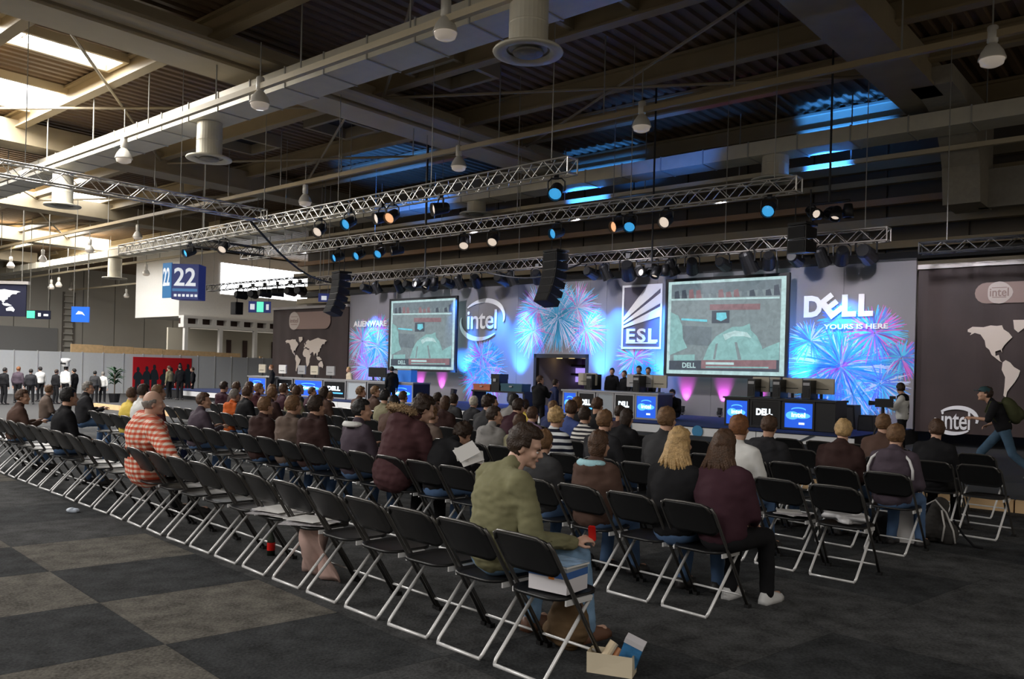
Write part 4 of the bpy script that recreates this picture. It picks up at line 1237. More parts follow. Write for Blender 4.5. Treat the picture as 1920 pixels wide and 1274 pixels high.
# named members of the audience, from the rear of the block forwards
P = seated
P(130, 745, 0, 'person with black hair in a black jacket seated in the rear row at the left', pk='straight', jacket='black', hair='black', trousers='denim')
P(44, 745, 0, 'person with short brown hair in a brown sweater at the left edge of the frame', pk='right', jacket='brown', hair='brown', trousers='denim')
P(94, 732, 1, 'person with brown hair in a taupe jacket between the two men at the left', pk='left', jacket='taupe', hair='light_brown')
P(166, 728, 1, 'grey-haired person in a dark jacket facing right, left part of the crowd', pk='right', jacket='charcoal', hair='grey')
P(249, 740, 1, 'person in a bright yellow top seated left of the plaid shirt', pk='left', jacket='yellow', hair='brown')
P(271, 735, 1, 'person in a white top directly behind the plaid-shirted man', pk='straight', jacket='white', hair='dark_brown')
P(383, 752, 1, 'brown-haired person in a purple-grey jacket right of the plaid shirt', pk='right', jacket='purple_grey', hair='brown')
P(441, 742, 2, 'grey-haired person in an orange jacket with a dark band', pk='straight', jacket='orange', hair='grey', hooded=True)
P(465, 737, 2, 'brown-haired person in dark clothes just right of the orange jacket', pk='tilt', jacket='black', hair='brown')
P(499, 762, 1, 'person with thin sandy hair in a dark brown hooded jacket', pk='straight', jacket='dark_brown', hair='light_brown', hooded=True)
P(551, 761, 1, 'person with short light brown hair in a taupe hooded coat', pk='straight', jacket='taupe', hair='light_brown', hooded=True)
P(594, 762, 1, 'dark-haired person in a big dark brown hooded parka, middle left', pk='straight', jacket='dark_brown', hair='dark_brown', hooded=True)
P(679, 770, 1, 'black-haired person in a purple-grey jacket with a white hood', pk='right', jacket='purple_grey', hair='black')
P(739, 758, 2, 'black-haired person in a plain brown sweater, left of the fur hood', pk='left', jacket='brown', hair='black')
P(812, 780, 2, 'curly light brown head just behind the fur-hooded jacket', pk='straight', jacket='taupe', hair='light_brown', style='curly')
P(870, 815, 1, 'dark curly-haired person reading white papers beside the fur hood', pk='reading', jacket='black', hair='dark_brown', style='curly')
P(928, 780, 2, 'dark-haired person in a light grey hooded sweater', pk='right', jacket='grey', hair='dark_brown', hooded=True)
P(889, 755, 4, 'pale blond person far forward, left of the walking man', pk='tilt', jacket='charcoal', hair='white')
P(985, 762, 4, 'dark-haired person in a yellow shirt, centre of the crowd', pk='left', jacket='yellow', hair='dark_brown')
P(977, 794, 2, 'round brown head between the grey sweater and the curly blond', pk='straight', jacket='olive', hair='brown')
P(1021, 830, 1, 'brown-haired person in a dark grey jacket close beside the green-jacketed man', pk='tilt', jacket='dark_grey', hair='light_brown')
P(1044, 784, 2, 'curly blond person in a black and white striped sweater', pk='straight', hair='blond', style='curly', jm=STRIPE2)
P(1071, 768, 3, 'dark-haired person in a blue top, centre right of the crowd', pk='left', jacket='blue', hair='brown')
P(1098, 780, 3, 'brown-haired person in a black and cream striped top', pk='straight', hair='dark_brown', jm=STRIPE)
P(1135, 790, 2, 'person with short light brown hair in a dark jacket, right of the stripes', pk='straight', jacket='charcoal', hair='light_brown')
P(1125, 834, 1, 'person with a brown bob in a brown jacket with a pale blue hood lining', pk='straight', jacket='brown', hair='brown', style='bob', hooded=True)
P(1276, 832, 1, 'person with long blonde hair in a black jacket', pk='straight', jacket='black', hair='blond', style='long')
P(1358, 838, 1, 'person with long brown hair in a plum jacket, second row end', pk='tilt', jacket='plum', hair='brown', style='long', trousers='black')
P(1251, 787, 2, 'person with short blond hair in a grey jacket, under the stage emblem', pk='straight', jacket='dark_grey', hair='light_brown')
P(1387, 803, 2, 'red-haired person partly hidden by the long brown hair', pk='straight', jacket='white', hair='reddish')
P(1443, 800, 3, 'dark-haired person in a black jacket with a maroon collar', pk='slouch', jacket='charcoal', hair='brown', hooded=True)
P(1581, 808, 3, 'person with pale blond hair in a dark brown parka', pk='left', jacket='dark_brown', hair='blond', hooded=True)
P(1657, 796, 4, 'person with light brown hair in a brown coat behind the striped jacket', pk='straight', jacket='brown', hair='light_brown')
P(1681, 818, 3, 'person with short brown hair in a grey jacket with white shoulder stripes', pk='straight', jacket='purple_grey', hair='light_brown', hooded=True, trousers='denim')
P(1756, 806, 4, 'person in a black jacket at the far right end of the audience', pk='left', jacket='black', hair='brown', trousers='black')
P(620, 748, 4, 'person with brown hair under the left counter, dark clothes', pk='tilt', jacket='dark_brown', hair='light_brown')
P(1000, 778, 3, 'small brown-haired person right of the yellow shirt', pk='straight', jacket='lilac', hair='brown')

# the rest of the audience, row by row, on seats nobody named sits on
rg = random.Random(21)
JK = ['black', 'dark_grey', 'charcoal', 'dark_brown', 'brown', 'maroon', 'purple_grey', 'navy', 'taupe', 'plum', 'black', 'dark_brown', 'grey', 'olive']
HK = ['brown', 'dark_brown', 'dark_brown', 'light_brown', 'black', 'brown', 'light_brown', 'brown', 'grey']
seen = {}
for k in (1, 2, 3, 4, 5):
    for i in range(NCH[k]):
        if (k, i) not in CHAIRS or (k, i) in USED: continue
        pt = RW(T0[k] + .503 * i, ROWN[k]); xpix = 960 + F * pt.x / pt.y
        if xpix > 1180 and (k < 5 or rg.random() < .8): continue
        if k == 1: dens = .0 if xpix > 380 else .25
        else: dens = {2: .38 if xpix > 480 else .3, 3: .7, 4: .85, 5: .85}[k]
        if xpix < 330: dens *= .6
        if rg.random() > dens: continue
        jk = rg.choice(JK); hk = rg.choice(HK); pk = rg.choice(['straight', 'leaning', 'left', 'right', 'slouch', 'tilt', 'straight'])
        st = rg.choice(['short'] * 6 + ['curly', 'bob'])
        lab = 'person with %s%s hair in %s clothes, %s seat of the %s row' % ('curly ' if st == 'curly' else 'bobbed ' if st == 'bob' else '', hk.replace('_', ' '), jk.replace('_', ' '), ORD[i], ROWNAME[k])
        person(lab, RW(T0[k] + .503 * i + rg.uniform(-.05, .05), ROWN[k] + rg.uniform(-.03, .05)), RANG + rg.uniform(-.15, .15), pk, jacket=jk, hair=hk, style=st,
               hooded=rg.random() < .35, scale=rg.uniform(.90, 1.0), group='audience in the %s row' % ROWNAME[k], legs=k < 4, trousers=rg.choice(['denim', 'black', 'navy']))
# ============================================================ the people nearest the camera, each modelled singly
EYE = mat('eye_white', (.8, .78, .75), .3); IRIS = mat('iris_dark', (.03, .02, .015), .3); LIP = mat('lips', (.50, .20, .17), .5)
def custom(label, loc, rotz, J, jm, hair, style, trousers, skin=SKIN2, vox=.009, jvox=.014, jk={}, scale=1.0, grip=.6, face=False, hs=1.0, hair_amp=.016, hand_dir=None, shoe=SHOE):
    o = thing('person', label, 'person', loc, rotz); o.scale = (scale,) * 3
    link('body', body_mesh('body', J, skin, vox, 1.0, grip, hand_dir), o)
    link('jacket', jacket_mesh('jacket', J, jm, jvox, **jk), o)
    link('trousers', trouser_mesh('trousers', J, trousers, .018, 3), o)
    for n in 'lr': link('shoe', shoe_mesh(J, n, shoe), o)
    if style: link('hair', hair_mesh('hair', J, HAIR[hair], style, seed=9, amp=hair_amp), o)
    if face:
        hm = J['HM'].to_4x4(); hm.translation = J['head']
        for s in (-1, 1):
            e = MB().ell((.031 * s, .0825, -.010), (.0125, .0085, .0060), 12, 8, M=hm).build('eye', EYE, o, True)
            MB().ell((.031 * s, .0900, -.0105), (.0052, .0022, .0050), 10, 6, M=hm).build('iris', IRIS, e, True)
            MB().tube([hm @ Vector((.014 * s, .0925, .006)), hm @ Vector((.032 * s, .092, .012)), hm @ Vector((.052 * s, .078, .004))], [.0045, .005, .003], 6).build('eyebrow', HAIR[hair], o, True)
        MB().tube([hm @ Vector((-.020, .091, -.064)), hm @ Vector((-.008, .0975, -.063)), hm @ Vector((.008, .0975, -.063)), hm @ Vector((.020, .091, -.064))], [.002, .0045, .0045, .002], 8).build('mouth', LIP, o, True)
    return o

# the man in the green jacket, turned to the right and looking down past his shoulder
t1 = T0[0] + .503
Jg = pose(lean=.12, side=.03, twist=-.30, yaw=-.95, pitch=.30, tilt=.06, arms='right_out', bow=.30, wide=1.14)
Jg['har'] = Vector((.30, .34, .60)); Jg['elr'] = Jg['shr'] + Vector((.10, .03, -.30)); Jg['hal'] = Vector((.02, .33, .62))
for n, dx in (('l', .06), ('r', .14)):
    Jg['kn' + n] = Jg['kn' + n] + Vector((dx, .02, 0)); Jg['an' + n] = Jg['an' + n] + Vector((dx * 1.3, .02, 0))
hero = custom('young man in an olive green jacket and light jeans looking back to the right', RW(t1 - .04, ROWN[0] + .0), RANG, Jg,
              cloth('olive_green', (.235, .225, .125), noise_=.10), 'dark_brown', 'short', cloth('light_jeans', (.20, .33, .50), noise_=.3, nscale=9), face=True, vox=.0065, jvox=.012,
              jk=dict(bulk=1.20, noise_amp=.016, seed=4, collar=-.005, nscale=7), scale=1.06, hair_amp=.011, hand_dir={'r': (.35, .8, .25), 'l': (.5, .8, -.2)}, grip=.75,
              shoe=mat('shoe_brown', (.16, .075, .045), .5))
# the red phone he holds
hp = hero.matrix_basis @ (Jg['har'] * 1.0) if False else None
sc_ = 1.06
def hero_pt(v):
    v = Vector(v) * sc_; c, s = math.cos(RANG), math.sin(RANG); L = hero.location
    return Vector((L.x + v.x * c - v.y * s, L.y + v.x * s + v.y * c, L.z + v.z))
ph = thing('mobile_phone', 'small red mobile phone held by the man in the green jacket', 'phone', hero_pt((.355, .445, .655)), RANG + .5)
ph.rotation_euler = (R_(18), 0, RANG + .4)
MB().prism(rrect(.045, .10, .010), -.007, .007).build('case', mat('phone_red', (.75, .015, .012), .3), ph, clean=True)
MB().prism([(x, z + .015) for x, z in rrect(.034, .045, .004)], .007, .0085).build('phone_display', mat('phone_display', (.02, .02, .03), .1), ph, clean=True)

# the plaid-shirted man lounging with an arm along the next chair
t, n, sc, z = seat_xy(300, 768, 0, 0, 'straight')
Jp = pose(lean=-.02, side=.14, twist=-.15, yaw=-.35, pitch=.02, arms='rest', wide=1.45)
Jp['elr'] = Jp['shr'] + Vector((.26, .02, -.17)); Jp['har'] = Jp['elr'] + Vector((.26, .06, -.12))
plaid = custom('balding man in a red and cream plaid shirt lounging in the rear row', RW(t + .16, ROWN[0]), RANG, Jp, PLAID, 'grey', 'bald', CLO['black'], skin=SKIN2, vox=.010, jvox=.014,
               jk=dict(bulk=1.62, noise_amp=.014, seed=8, sleeve=.30, hem=.06, nscale=5), scale=1.05, hair_amp=.004)
USED.add((0, round((t + .16 - T0[0]) / .503)))

# the fur-hooded parka in front of the empty chairs
Jf = pose(lean=.30, side=.05, yaw=-.45, pitch=.35, bow=.35, arms='lap', wide=1.12)
t, n, sc, z = seat_xy(790, 822, 1, 0, 'leaning')
fur = custom('person bent forward in a dark maroon parka with a fur-trimmed hood', RW(t + .02, ROWN[1] - .12), RANG, Jf, cloth('parka', (.075, .032, .036), noise_=.12), 'dark_brown', 'short', CLO['black'],
             vox=.011, jvox=.014, jk=dict(bulk=1.34, noise_amp=.018, seed=13, hood=1.25, collar=.03, hem=.06, nscale=5), scale=1.14)
T = Jf['T']; rr = random.Random(2); fm = MB()
ring = []
for i in range(26):
    a = PI * (.02 + 1.10 * i / 25) - .1
    ring.append(Jf['hip'] + T @ Vector((.160 * math.cos(a) , -.10 - .105 * math.sin(a), .545 + .015 * math.sin(a * 1.0))))
mbf = MB()
for i in range(25): capsule(mbf, ring[i], ring[i + 1], .030, .030, 8)
for i in range(420):
    j = rr.randint(0, 24); c = ring[j].lerp(ring[j + 1], rr.random()); d = Vector((rr.gauss(0, 1), rr.gauss(0, 1), rr.gauss(0, 1))).normalized()
    capsule(mbf, c + d * .015, c + d * rr.uniform(.03, .048), .009, .003, 5)
fme = mbf.mesh('fur_trim', mat('fur_tan', (.34, .23, .13), .9, noise_=.4, nscale=40), True)
link('fur_trim', fme, fur)

# a pale blue hood lining, a white hood and shoulder stripes on three of the audience
def dress(px, name, mb_fn, m, label=None):
    best = None
    for o in bpy.data.objects:
        if o.name.startswith('person') and o.get('label', '').find(px) >= 0: best = o
    if best: mb_fn(MB(), best).build(name, m, best, True, label=label)
JS = PM['straight']['J']; JR = PM['right']['J']
def lining(J, w=.11):
    def f(mb, o):
        T = J['T']; pts = []
        for i in range(14):
            a = PI * i / 13; pts.append(J['hip'] + T @ Vector((w * math.cos(a), -.065 - .085 * math.sin(a), .495 - .01 * math.sin(a))))
        for i in range(13): capsule(mb, pts[i], pts[i + 1], .034, .034, 8, .55, (0, -1, .4))
        return mb
    return f
dress('pale blue hood lining', 'hood_lining', lining(JS, .12), mat('lining_pale_blue', (.42, .72, .80), .8), 'pale blue hood lining')
dress('with a white hood', 'hood_lining', lining(JR, .12), mat('lining_white', (.78, .78, .76), .8), 'white hood lining')
for sgn in (-1, 1):
    def shoulder_stripe(mb, o, s=sgn):
        a = JS['sh' + ('l' if s < 0 else 'r')]
        return mb.tube([a + Vector((-.05 * s, -.075, .055)), a + Vector((.015 * s, -.100, -.005)), a + Vector((.05 * s, -.105, -.10)), a + Vector((.05 * s, -.098, -.20))], .014, 8)
    dress('white shoulder stripes', 'shoulder_stripe', shoulder_stripe, mat('stripe_white', (.85, .85, .86), .7), 'white stripe over the shoulder')
def band(mb, o):
    mb.lathe([(.17, .80), (.175, .86), (.0, .86)], 24, M=Matrix.Diagonal((1.05, .72, 1, 1))); return mb
dress('orange jacket with a dark band', 'dark_band', band, CLO['black'])
# long plaits of the blonde, falling over the black jacket
def locks(mb, o):
    J = JS if 'blonde' in o['label'] else PM['tilt']['J']; rr = random.Random(4); h = J['head']
    for i in range(26):
        a = R_(200 + 140 * i / 25); r = .085
        p0 = h + Vector((r * math.cos(a) * .9, r * math.sin(a) - .01, .04)); p1 = h + Vector((1.25 * r * math.cos(a), 1.1 * r * math.sin(a) - .02, -.07))
        p2 = h + Vector((2.1 * r * math.cos(a) + rr.uniform(-.02, .02), 1.15 * r * math.sin(a) - .03, -.20 + rr.uniform(-.05, .03)))
        mb.tube([p0, p0.lerp(p1, .5) + Vector((0, -.006, 0)), p1, p1.lerp(p2, .5), p2], [.012, .017, .017, .014, .004], 6)
    return mb
dress('long blonde hair', 'hair_locks', locks, HAIR['blond'])
dress('long brown hair in a plum', 'hair_locks', locks, HAIR['brown'])

# standing figures
def stand(x, yfeet, D, label, pk, jacket, hair, style='short', turn=0.0, trousers='denim', scale=1.0, z0=0.0, **kw):
    d = ray(x, 700); return person(label, Vector((d.x * D, D, z0)), turn, pk, jacket=jacket, hair=hair, style=style, trousers=trousers, scale=scale, **kw)
host = stand(1012, 0, 21.3, 'man in a black suit over a pale shirt standing before the stage doorway', 'stand_right', 'black', 'brown', turn=-.5, trousers='black', scale=.93)
sb = MB(); sb.bb(-.06, .06, .10, .145, .98, 1.42); sb.build('shirt_front', mat('shirt_pale', (.62, .64, .72), .7), host)
stand(1040, 0, 22.0, 'person in a purple top walking just behind the suited man', 'stand', 'navy', 'dark_brown', turn=-1.2, trousers='black', scale=.88)
cm = stand(1694, 0, 17.9, 'camera operator in a dark waistcoat with white sleeves at the stage right end', 'stand_right', 'white', 'dark_brown', turn=1.0, trousers='black', scale=.97)
MB().lathe([(.0, 1.00), (.16, 1.0), (.165, 1.2), (.15, 1.40), (.06, 1.46), (0, 1.46)], 20, M=Matrix.Diagonal((1.12, .84, 1, 1))).build('waistcoat', CLO['black'], cm, True)
tp = thing('video_camera', 'black video camera on a tripod in front of the operator at the stage end', 'camera', (ray(1657, 700).x * 17.6, 17.6, 0), 1.0); tp.scale = (.82,) * 3
for a in (0, 2.1, 4.2): MB().tube([(0, 0, 1.25), (.38 * math.cos(a), .38 * math.sin(a), .19)], .02, 6).build('tripod_leg', BLACK, tp)
MB().cyl((0, 0, 1.2), (0, 0, 1.36), .04).build('tripod_head', BLACK, tp)
MB().bb(-.08, .08, -.24, .18, 1.36, 1.58).build('camera_body', BLACK, tp)
MB().cyl((0, .18, 1.46), (0, .34, 1.46), .05, .065).build('camera_lens', BLACK, tp)
MB().bb(-.03, .03, -.30, -.16, 1.58, 1.66).build('viewfinder', BLACK, tp)

# the man hurrying past with a rucksack at the right
Jw = pose(stand=True, lean=.42, yaw=.15, pitch=-.1, arms='run', walk=.8)
dr_ = ray(1884, 740)
wk = custom('man in a dark T-shirt, cap and jeans hurrying left with a rucksack', Vector((dr_.x * 12.8, 12.8, .17)), 1.15, Jw, CLO['black'], 'dark_brown', 'short', cloth('blue_jeans', (.06, .11, .17), noise_=.2),
            skin=SKIN, vox=.011, jvox=.016, jk=dict(sleeve=0, noise_amp=.008, bulk=1.10), scale=.90)
hm = Jw['HM'].to_4x4(); hm.translation = Jw['head']
MB().lathe([(.098, .035), (.100, .06), (.085, .105), (.05, .128), (0, .135)], 20, M=hm @ Matrix.Diagonal((.92, 1.1, 1, 1))).prismz([(-.06, .09), (.06, .09), (.05, .17), (-.05, .17)], .04, .05, M=hm).build('cap', mat('cap_teal', (.02, .06, .07), .8), wk, True)
rk = MB(); Tm = Jw['T'].to_4x4(); Tm.translation = Jw['hip']
rk.ell((0, -.22, .24), (.17, .13, .25), 18, 12, M=Tm).ell((0, -.32, .16), (.12, .07, .13), 14, 10, M=Tm)
rkm = remesh(rk, .02, 2, 'rucksack', cloth('rucksack_olive', (.06, .065, .03)), .008, 9, 2)
rs = thing('rucksack', 'olive rucksack on the back of the hurrying man', 'bag', wk.location, 1.15); rs.scale = (.90,) * 3
link('pack', rkm, rs)
for s in (-1, 1):
    MB().tube([Tm @ Vector((.09 * s, -.12, .42)), Tm @ Vector((.12 * s, .02, .50)), Tm @ Vector((.13 * s, .14, .36)), Tm @ Vector((.14 * s, .06, .12)), Tm @ Vector((.12 * s, -.12, .08))], .016, 6).build('strap', cloth('rucksack_olive', (.06, .065, .03)), rs, True)

# seated players at the stage desk and helpers at the left counter
for (x, q, lab, pk, jk, hr, sc, z0, tn) in (
    (1148, 20.9, 'dark silhouetted player, leftmost at the centre stage desk', 'stand', 'black', 'black', .85, ST, PI + .3),
    (1172, 20.9, 'dark silhouetted player second from left at the centre stage desk', 'stand', 'black', 'dark_brown', .81, ST, PI - .2),
    (1199, 20.9, 'dark capped player behind the beige monitors at the centre stage desk', 'stand', 'black', 'black', .90, ST, PI),
    (1216, 21.4, 'dark player rightmost behind the centre stage desk', 'stand', 'black', 'black', .88, ST, PI + .2),
    (1268, 21.2, 'large dark figure crouching right of the centre stage desk', 'leaning', 'black', 'black', .95, .05, PI)):
    p, _ = at_q(x, 700, q); person(lab, H(p, q, z0), HANG + tn, pk, jacket=jk, hair=hr, scale=sc, trousers='black')
for (x, q, lab, jk, hr, tn, sc) in ((510, 19.6, 'person in dark clothes with auburn hair standing at the left counter', 'black', 'reddish', 2.5, .86), (735, 19.6, 'dark-clothed person standing right of the left counter screens', 'black', 'black', 1.2, .90),
                                   (655, 20.6, 'person in a pale top behind the left counter', 'cream', 'blond', 2.9, .86)):
    p, _ = at_q(x, 700, q); person(lab, H(p, q, ST - .2), HANG + tn, 'stand', jacket=jk, hair=hr, scale=sc, trousers='black')
# standing and sitting visitors near the red poster and along the partition
for i, (x, a, lab, jk, hr, sc, tn) in enumerate((
    (318, 36, 'person in a green top standing before the red poster', 'olive', 'brown', .88, 2.0), (338, 35, 'person in black standing before the right half of the red poster', 'black', 'black', .92, 1.5),
    (362, 37, 'person in black standing at the right edge of the red poster', 'black', 'dark_brown', .85, 2.6), (8, 33, 'person in black standing at the far left edge', 'black', 'black', .78, .4),
    (34, 34, 'person with a red cap standing by the partition at the far left', 'purple_grey', 'reddish', .80, .8), (58, 33, 'dark-haired person by the partition, third from the left edge', 'charcoal', 'black', .76, 1.2),
    (76, 35, 'black-haired person in a pale top by the partition, fourth from the left edge', 'white', 'black', .80, 1.8), (105, 33, 'dark-clothed person left of the white mascot hat', 'black', 'dark_brown', .76, .3),
    (140, 34, 'dark-clothed person right of the white mascot hat', 'black', 'black', .78, 2.2), (178, 33, 'dark-haired person by the partition, left of the tall plant', 'dark_grey', 'black', .74, 1.0),
    (193, 33, 'person in a white shirt beside the tall plant', 'white', 'grey', .72, 1.0))):
    q, _ = at_p(x, 700, -a); person(lab, H(-a, q, 0), HANG + tn, 'stand', jacket=jk, hair=hr, scale=sc, trousers='black')
q, z = at_p(123, 692, -33.5)
hat = person('person wearing a tall white hat with black markings above the left crowd', H(-33.5, q, 0), HANG + .5, 'stand', jacket='white', hair='black', scale=.84, trousers='black')
MB().lathe([(.13, 1.66), (.16, 1.70), (.15, 1.86), (.20, 1.92), (.19, 2.02), (0, 2.04)], 16).build('tall_hat', mat('hat_white', (.9, .9, .9), .6), hat, True)
for s in (-.09, 0, .09): MB().bb(s - .025, s + .025, -.2, -.14, 1.76, 1.84).build('hat_mark', BLACK, hat)
# ============================================================ lighting trusses
def truss(label, a, b, z, s=.34, group='lighting trusses over the stage', m=STEEL, lace=.012):
    """box truss between hall points a=(p,q) and b=(p,q), centre height z"""
    A = H(a[0], a[1], z); B = H(b[0], b[1], z); d = B - A; L = d.length
    t = thing('lighting_truss', label, 'truss', A, math.atan2(d.y, d.x), group)
    h = s / 2
    me = MB().tube([(0, 0, 0), (L, 0, 0)], .024, 6).mesh('chord', m, True)
    for y, zz in ((-h, -h), (h, -h), (-h, h), (h, h)): link('chord', me, t, loc=(0, y, zz))
    lc = MB(); n = int(L / s); st = L / n
    for i in range(n):
        x0, x1 = i * st, (i + 1) * st; f = 1 if i % 2 else -1
        for y in (-h, h): lc.tube([(x0, y, -h * f), (x1, y, h * f)], lace, 4)
        for zz in (-h, h): lc.tube([(x0, h * f, zz), (x1, -h * f, zz)], lace, 4)
    lc.build('lacing', m, t, kind='stuff')
    e = MB()
    for x in (0, L):
        for k in range(4):
            c = [(-h, -h), (h, -h), (h, h), (-h, h)]
            e.tube([(x, *c[k]), (x, *c[(k + 1) % 4])], .02, 5)
    e.build('end_frame', m, t)
    for i in range(int(L / 4) + 1):
        x = min(L - .3, .6 + i * 4); MB().cyl((x, 0, h), (x, 0, 10.55 - z), .012, n=5).build('suspension_cable', CABLE, t)
    return t
TD = mat('truss_black', (.05, .05, .05), .4, .4)
truss('silver lighting truss nearest the camera side, running to the left above the audience', (-10.8, 14.5), (-34.2, 15.3), 6.2)
truss('silver lighting truss above the stage front, ending right under the knee bracket', (-7.5, 18.9), (-31, 18.9), 6.2)
truss('silver truss entering from the left edge and meeting the near truss', (-22.4, 3.0), (-22.4, 14.3), 6.25)
truss('dull truss close over the top edge of the stage backdrop', (-6.6, 22.7), (-31, 22.7), 5.5, m=mat('truss_dull', (.40, .37, .33), .4, .5))
truss('black truss over the dark banner at the right edge', (-5.75, 22.4), (4, 22.4), 5.02, .26, m=TD)
truss('dark truss over the left banner in front of the bright window', (-31.5, 22.7), (-40.5, 22.7), 5.6, .3, m=TD)
truss('black cross truss linking the two silver trusses at the left', (-29.4, 15.6), (-29.4, 18.7), 6.2, .3, m=TD)

# lanterns on the trusses, each where it hangs
LC = mat('lens_amber', (.6, .4, .2), .2, emit=(1, .5, .25), estr=.7)
lan = [(1043, 352, 14.5, LENSB, 'blue-lensed lantern under the right end of the near truss', .5), (826, 392, 14.5, LENSW, 'white-faced lantern under the middle of the near truss', -.4),
       (736, 403, 14.5, LC, 'pair-side amber lantern under the near truss, left of the white one', .3), (716, 408, 14.5, LENSW, 'lantern with pale lens next to the amber one', -.2), (655, 425, 14.5, LENSB, 'blue-lensed lantern under the left part of the near truss', .2),
       (600, 432, 14.8, LENSW, 'small lantern at the left third of the near truss', .4), (356, 470, 15.2, LENSB, 'blue-lensed lantern above the hanging number sign', 0), (420, 462, 15.2, LENSW, 'dark lantern left of the cross truss', .6),
       (1443, 378, 18.9, LENSB, 'bright blue-lensed lantern near the right end of the stage truss', .2), (1160, 418, 18.9, LC, 'multi-coloured lantern under the stage truss right of centre', -.3), (1182, 424, 18.9, LENSB, 'blue lantern beside the multi-coloured one', .4),
       (1250, 414, 18.9, LENSW, 'lantern with a bright spot lens under the stage truss', .1), (1045, 432, 18.9, LENSB, 'blue lantern above the central hanging speaker', -.2), (925, 452, 18.9, LENSW, 'pale-lensed lantern under the middle of the stage truss', .5),
       (745, 470, 18.9, LENSW, 'white-faced lantern left of centre under the stage truss', -.5), (713, 474, 18.9, LENSB, 'teal lantern next to the white-faced one', .3), (674, 480, 18.9, LENSB, 'blue lantern third from the left under the stage truss', .1),
       (634, 486, 18.9, LENSB, 'blue lantern second from the left under the stage truss', -.1), (870, 462, 18.9, LENSW, 'dark lantern left of the pale-lensed one', .7)]
for (x, y, q, m_, lab, yw) in lan:
    p, _ = at_q(x, y, q); can(H(p, q, 5.70), R_(112) + yw * .4, lab + ', hanging', m_, 'lanterns on the trusses', 1.25, True, yw)
for i, x in enumerate((1625, 1580, 1543, 1492, 1443, 1405, 1357, 1300, 1262, 1225, 1180, 1138, 1110, 1010, 962, 945, 896, 865, 842, 815, 800, 770, 752, 710, 690)):
    p, _ = at_q(x, 500, 22.7)
    can(H(p, 22.62, 5.02), R_(-100 - 25 * (i % 3)), 'black lantern over the backdrop, %s from the right end of its truss' % ORD[i], LENSB if i % 4 == 0 else CANB, 'black lanterns over the backdrop', 1.45 if i % 5 else 1.8, True, .5 * math.sin(i * 2.1))
for i, x in enumerate((455, 478, 500, 524, 548, 566)):
    p, _ = at_q(x, 500, 22.7)
    can(H(p, 22.62, 5.12), R_(-90), 'dark lantern against the bright window, %s from the left' % ORD[i], CANB, 'dark lanterns against the window', 1.7, True, .6 * math.sin(i * 1.7))
# moving-head cluster left of the big screen and a second one near the knee bracket
for (x, q, z, lab) in ((797, 20.8, 4.95, 'black cluster of moving lights hanging between the left screen and the trusses'), (1552, 20.8, 6.0, 'black lamp cluster with small bright lenses hanging below the blue roof patch'), (1222, 22.0, 5.0, 'black lamp cluster above the ray emblem')):
    p, _ = at_q(x, 500, q); t = thing('lamp_cluster', lab, 'stage light', H(p, q, z), HANG, 'hanging lamp clusters')
    MB().cyl((0, 0, .1), (0, 0, 10.5 - z), .03, n=6).build('hanging_pole', BLACK, t)
    MB().tube([(-.5, 0, .1), (.5, 0, .1)], .03, 6).build('crossbar', BLACK, t)
    for k in range(5):
        M = Matrix.Translation((-.45 + .22 * k, .1 * (-1) ** k, -.12 - .08 * (k % 2))) @ Matrix.Rotation(R_(60 + 30 * k), 4, 'X')
        b = MB().lathe([(0, -.16), (.10, -.15), (.13, .0), (.14, .18), (.11, .19), (.10, .1), (0, .1)], 12, M=M).build('lamp_head', CANB, t, True)
        MB().lathe([(0, .13), (.10, .12)], 10, M=M).build('lens', LENSW if k % 2 else CANB, b)

# hanging loudspeakers
def line_array(label, x, q, ztop, n, w_=.62, h=.27, curve=.09):
    p, _ = at_q(x, 500, q); t = thing('line_array_speaker', label, 'loudspeaker', H(p, q, ztop), HANG - .2, 'hanging loudspeakers')
    MB().bb(-w_ / 2, w_ / 2, -.25, .25, .0, .06).cyl((-.2, 0, .05), (-.2, 0, 6.2 - ztop), .015).cyl((.2, 0, .05), (.2, 0, 6.2 - ztop), .015).build('rigging_frame', BLACK, t)
    ang = 0; pos = Vector((0, 0, -.02))
    for i in range(n):
        M = Matrix.Translation(pos) @ Matrix.Rotation(ang, 4, 'X')
        c = MB().add([(-w_ / 2, -.24, -h * .94), (w_ / 2, -.24, -h * .94), (w_ / 2, .22, -h * .8), (-w_ / 2, .22, -h * .8), (-w_ / 2, -.24, 0), (w_ / 2, -.24, 0), (w_ / 2, .22, -h * .14), (-w_ / 2, .22, -h * .14)],
                     [(0, 3, 2, 1), (4, 5, 6, 7), (0, 1, 5, 4), (1, 2, 6, 5), (2, 3, 7, 6), (3, 0, 4, 7)], M).build('cabinet', CANB, t)
        MB().bb(-w_ / 2 + .03, w_ / 2 - .03, -.255, -.242, -h * .86, -h * .08, M).build('grille', mat('speaker_grille', (.03, .03, .032), .7, bump=.6, bscale=200), c)
        pos = pos + (Matrix.Rotation(ang, 3, 'X') @ Vector((0, 0, -h))); ang -= curve
line_array('black curved column of loudspeakers hanging over the middle of the stage', 1042, 19.3, 5.2, 6)
line_array('black column of loudspeakers hanging over the left banner', 641, 19.3, 5.15, 6, .66)
line_array('single black loudspeaker box hanging right of the big screen', 1503, 19.6, 5.35, 2, .5, .34, .02)
sp = thing('loudspeaker', 'small black loudspeaker hanging in front of the white gallery wall', 'loudspeaker', H(*at_q(445, 545, 22.7)[:1], 22.7, 4.15), HANG)
MB().bb(-.25, .25, -.2, .2, 0, .62).build('cabinet', CANB, sp); MB().bb(-.22, .22, -.215, -.2, .03, .59).build('grille', mat('speaker_grille', (.03, .03, .032), .7), sp); MB().cyl((0, 0, .62), (0, 0, 1.5), .02).build('bracket', BLACK, sp)
